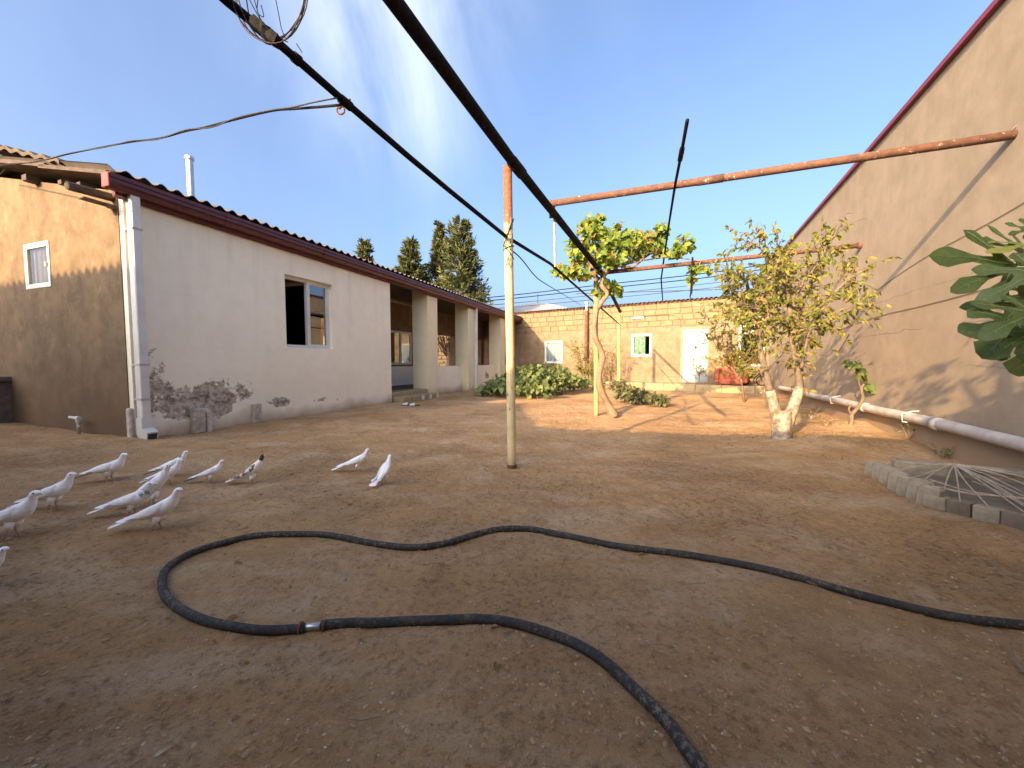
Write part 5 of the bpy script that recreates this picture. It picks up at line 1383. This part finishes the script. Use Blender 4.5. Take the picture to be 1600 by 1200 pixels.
bk = empty('bicycle', 'small dark childs bicycle leaning on the wall beside the armchair', 'bicycle', far_pt(9.55, -.45, .226), aF)
for x in (-.24, .26):
    mb = MB(); mb.tube([(x + .15*cos(a), 0, .16 + .15*sin(a)) for a in frange(0, 2*pi, .35)], .018, 7, cap=False)
    o = mb.build('wheel', M_CABLE, bk, smooth=True)
    mb = MB()
    for q in range(5): a = q * pi / 5; mb.tube([(x + .14*cos(a), 0, .16 + .14*sin(a)), (x - .14*cos(a), 0, .16 - .14*sin(a))], .003, 4)
    mb.build('spokes', M_METAL, o)
mb = MB()
for a, b_ in (((-.24, 0, .16), (-.05, 0, .42)), ((-.05, 0, .42), (.18, 0, .44)), ((.26, 0, .16), (.17, 0, .52)), ((.02, 0, .18), (-.06, 0, .50)), ((.02, 0, .18), (.2, 0, .40)), ((-.24, 0, .16), (.02, 0, .18))): mb.tube([a, b_], .015, 7)
mb.build('frame', M_CABLE, bk, smooth=True)
mb = MB(); mb.box((-.14, -.035, .49), (.03, .035, .53)); mb.build('saddle', M_CABLE, bk, bevel=.012)
mb = MB(); mb.tube([(.16, -.16, .54), (.17, 0, .52), (.16, .16, .54)], .011, 7); mb.build('handlebar', M_METAL, bk)

# ------------------------------------------------------------------ conifers behind the left house
def conifer(px, pytop, Y, wpx, lab, seed, narrow=1.0, olive=.4, wide_b=1.0):
    random.seed(seed)
    top = P(px, pytop, Y); wid = wpx / F_PX * Y / 2
    o = empty('conifer', lab, 'tree', (top.x, Y, 0), group='conifers behind the left house')
    H_ = top.z; mb = MB(); ml = MB()
    mb.tube([(0, 0, 0), (.05, 0, H_*.5), (0, 0, H_*.97)], [.22, .12, .02], 8, wob=.05)
    z = H_ * .28; nb = 0
    while z < H_ * .985:
        t_ = (z - H_ * .28) / (H_ * .72)
        env = wid * (1 - t_) ** (.75 * narrow) * (1.0 if t_ > .05 else .8)
        for _ in range(5 if t_ < .8 else 3):
            an = R(0, 2*pi); ln = env * R(.55, 1.12) + .12
            tip = Vector((cos(an)*ln, sin(an)*ln, z + ln * R(.15, .5))); mid = Vector((cos(an)*ln*.5, sin(an)*ln*.5, z + ln * .02)); p0 = Vector((0, 0, z))
            mb.tube([p0, mid, tip], [.04 * (1 - t_) + .012, .025 * (1 - t_) + .008, .006], 4, cap=False)
            m_ = 1 if random.random() < olive else 0
            kk = int(12 + 26 * min(1.2, ln))
            for q in range(kk):
                s_ = R(.25, 1.04) ; c_ = (p0.lerp(mid, s_*2) if s_ < .5 else mid.lerp(tip, s_*2-1)) + rdir() * .11 * (.6 + ln*.35)
                dv = rdir(Vector((cos(an)*1.1, sin(an)*1.1, .75)))
                add_leaf(ml, 'spray', c_, dv, rdir(Vector((0, 0, 1))), R(.20, .44), m_ if random.random() < .85 else 1 - m_, .2)
        z += H_ * .72 / (52 if narrow < 1.3 else 60)
    mb.build('trunk', M_BARK, o, smooth=True); ml.build('crown', CON, o, kind='stuff')
conifer(569, 374, 27, 44, 'small conifer tip rising over the roof, leftmost of the conifers', 1)
conifer(642, 374, 27, 78, 'bushy mid-height conifer over the roof, second from the left', 2)
conifer(686, 346, 28.5, 60, 'slender olive conifer in the middle of the conifers', 3, 1.35, .75)
conifer(719, 340, 26.5, 94, 'tallest darkest conifer, rightmost over the porch roof', 4, .85, .25)

# ------------------------------------------------------------------ yard behind the porch
M_RUBBLE = simple('shade-toned rubble stone', (.13, .095, .06), (.07, .05, .035), 5, .95, .5, .01)  # stone colour darkened to stand in for shade behind the porch
ry_ = empty('rubble_wall', 'rough stone boundary wall seen through the porch openings', 'wall', (-5.6, 23.6, 0), -.12)
mb = MB(); mb.box((-5, .0, 0), (4.2, .3, 2.5)); mb.build('core', M_MORTAR, ry_)
random.seed(51); sm = []
for i in range(3):
    m_ = MB(); m_.box((0, -.05, 0), (.36, .02, .19)); o = m_.build('stone', M_RUBBLE, ry_, bevel=.02); sm.append(o.data); bpy.data.objects.remove(o)
for row in range(11):
    x = -1.0 - R(0, .3); z = .02 + row * .222
    while x < 4.1:
        w_ = R(.26, .5); link('stone', random.choice(sm), ry_, loc=(x, R(-.02, .01), z), rot=(0, R(-.04, .04), 0), scale=((w_ - .03) / .36, 1, R(.88, 1.05))); x += w_
bt = empty('back_yard_tree', 'tree with whitewashed trunk seen through the porch', 'tree', tuple(P(701, 565, 19.5).to_2d()) + (0,))
mb = MB(); mb.tube([(0, 0, 0), (.02, 0, 1.2), (0, 0, 1.9)], [.15, .13, .12], 10); mb.build('trunk', M_BARKW, bt, smooth=True)
mb = MB(); ml = MB()
for _ in range(14):
    an = R(0, 6.28); e = Vector((cos(an)*R(.4, 1.1), sin(an)*R(.4, 1), R(1.7, 3.2))); mb.tube([(0, 0, 1.2), e * .55 + Vector((0, 0, .4)), e], [.06, .03, .01], 5)
    for _ in range(60): add_leaf(ml, 'oval', e + rdir() * .35, rdir(), rdir(Vector((0, 0, 1))), .14, 0)
mb.build('limb', M_BARK, bt); ml.build('crown', [APR[0]], bt, kind='stuff')
ob = empty('ochre_house', 'ochre house wall lit by sun beyond the stone boundary wall', 'house', (-9.5, 27.0, 0), -.12)
mb = MB(); wall(mb, [-4, 0, 4, 10], [0, 1.5, 3.4], [(7.0, 7.9, 1.4, 2.5)], 0, .3); mb.build('wall', M_FAR, ob)
mb = MB(); mb.box((-4.2, -.3, 3.4), (10.2, 4, 3.5)); mb.build('roof', M_SHEET, ob)
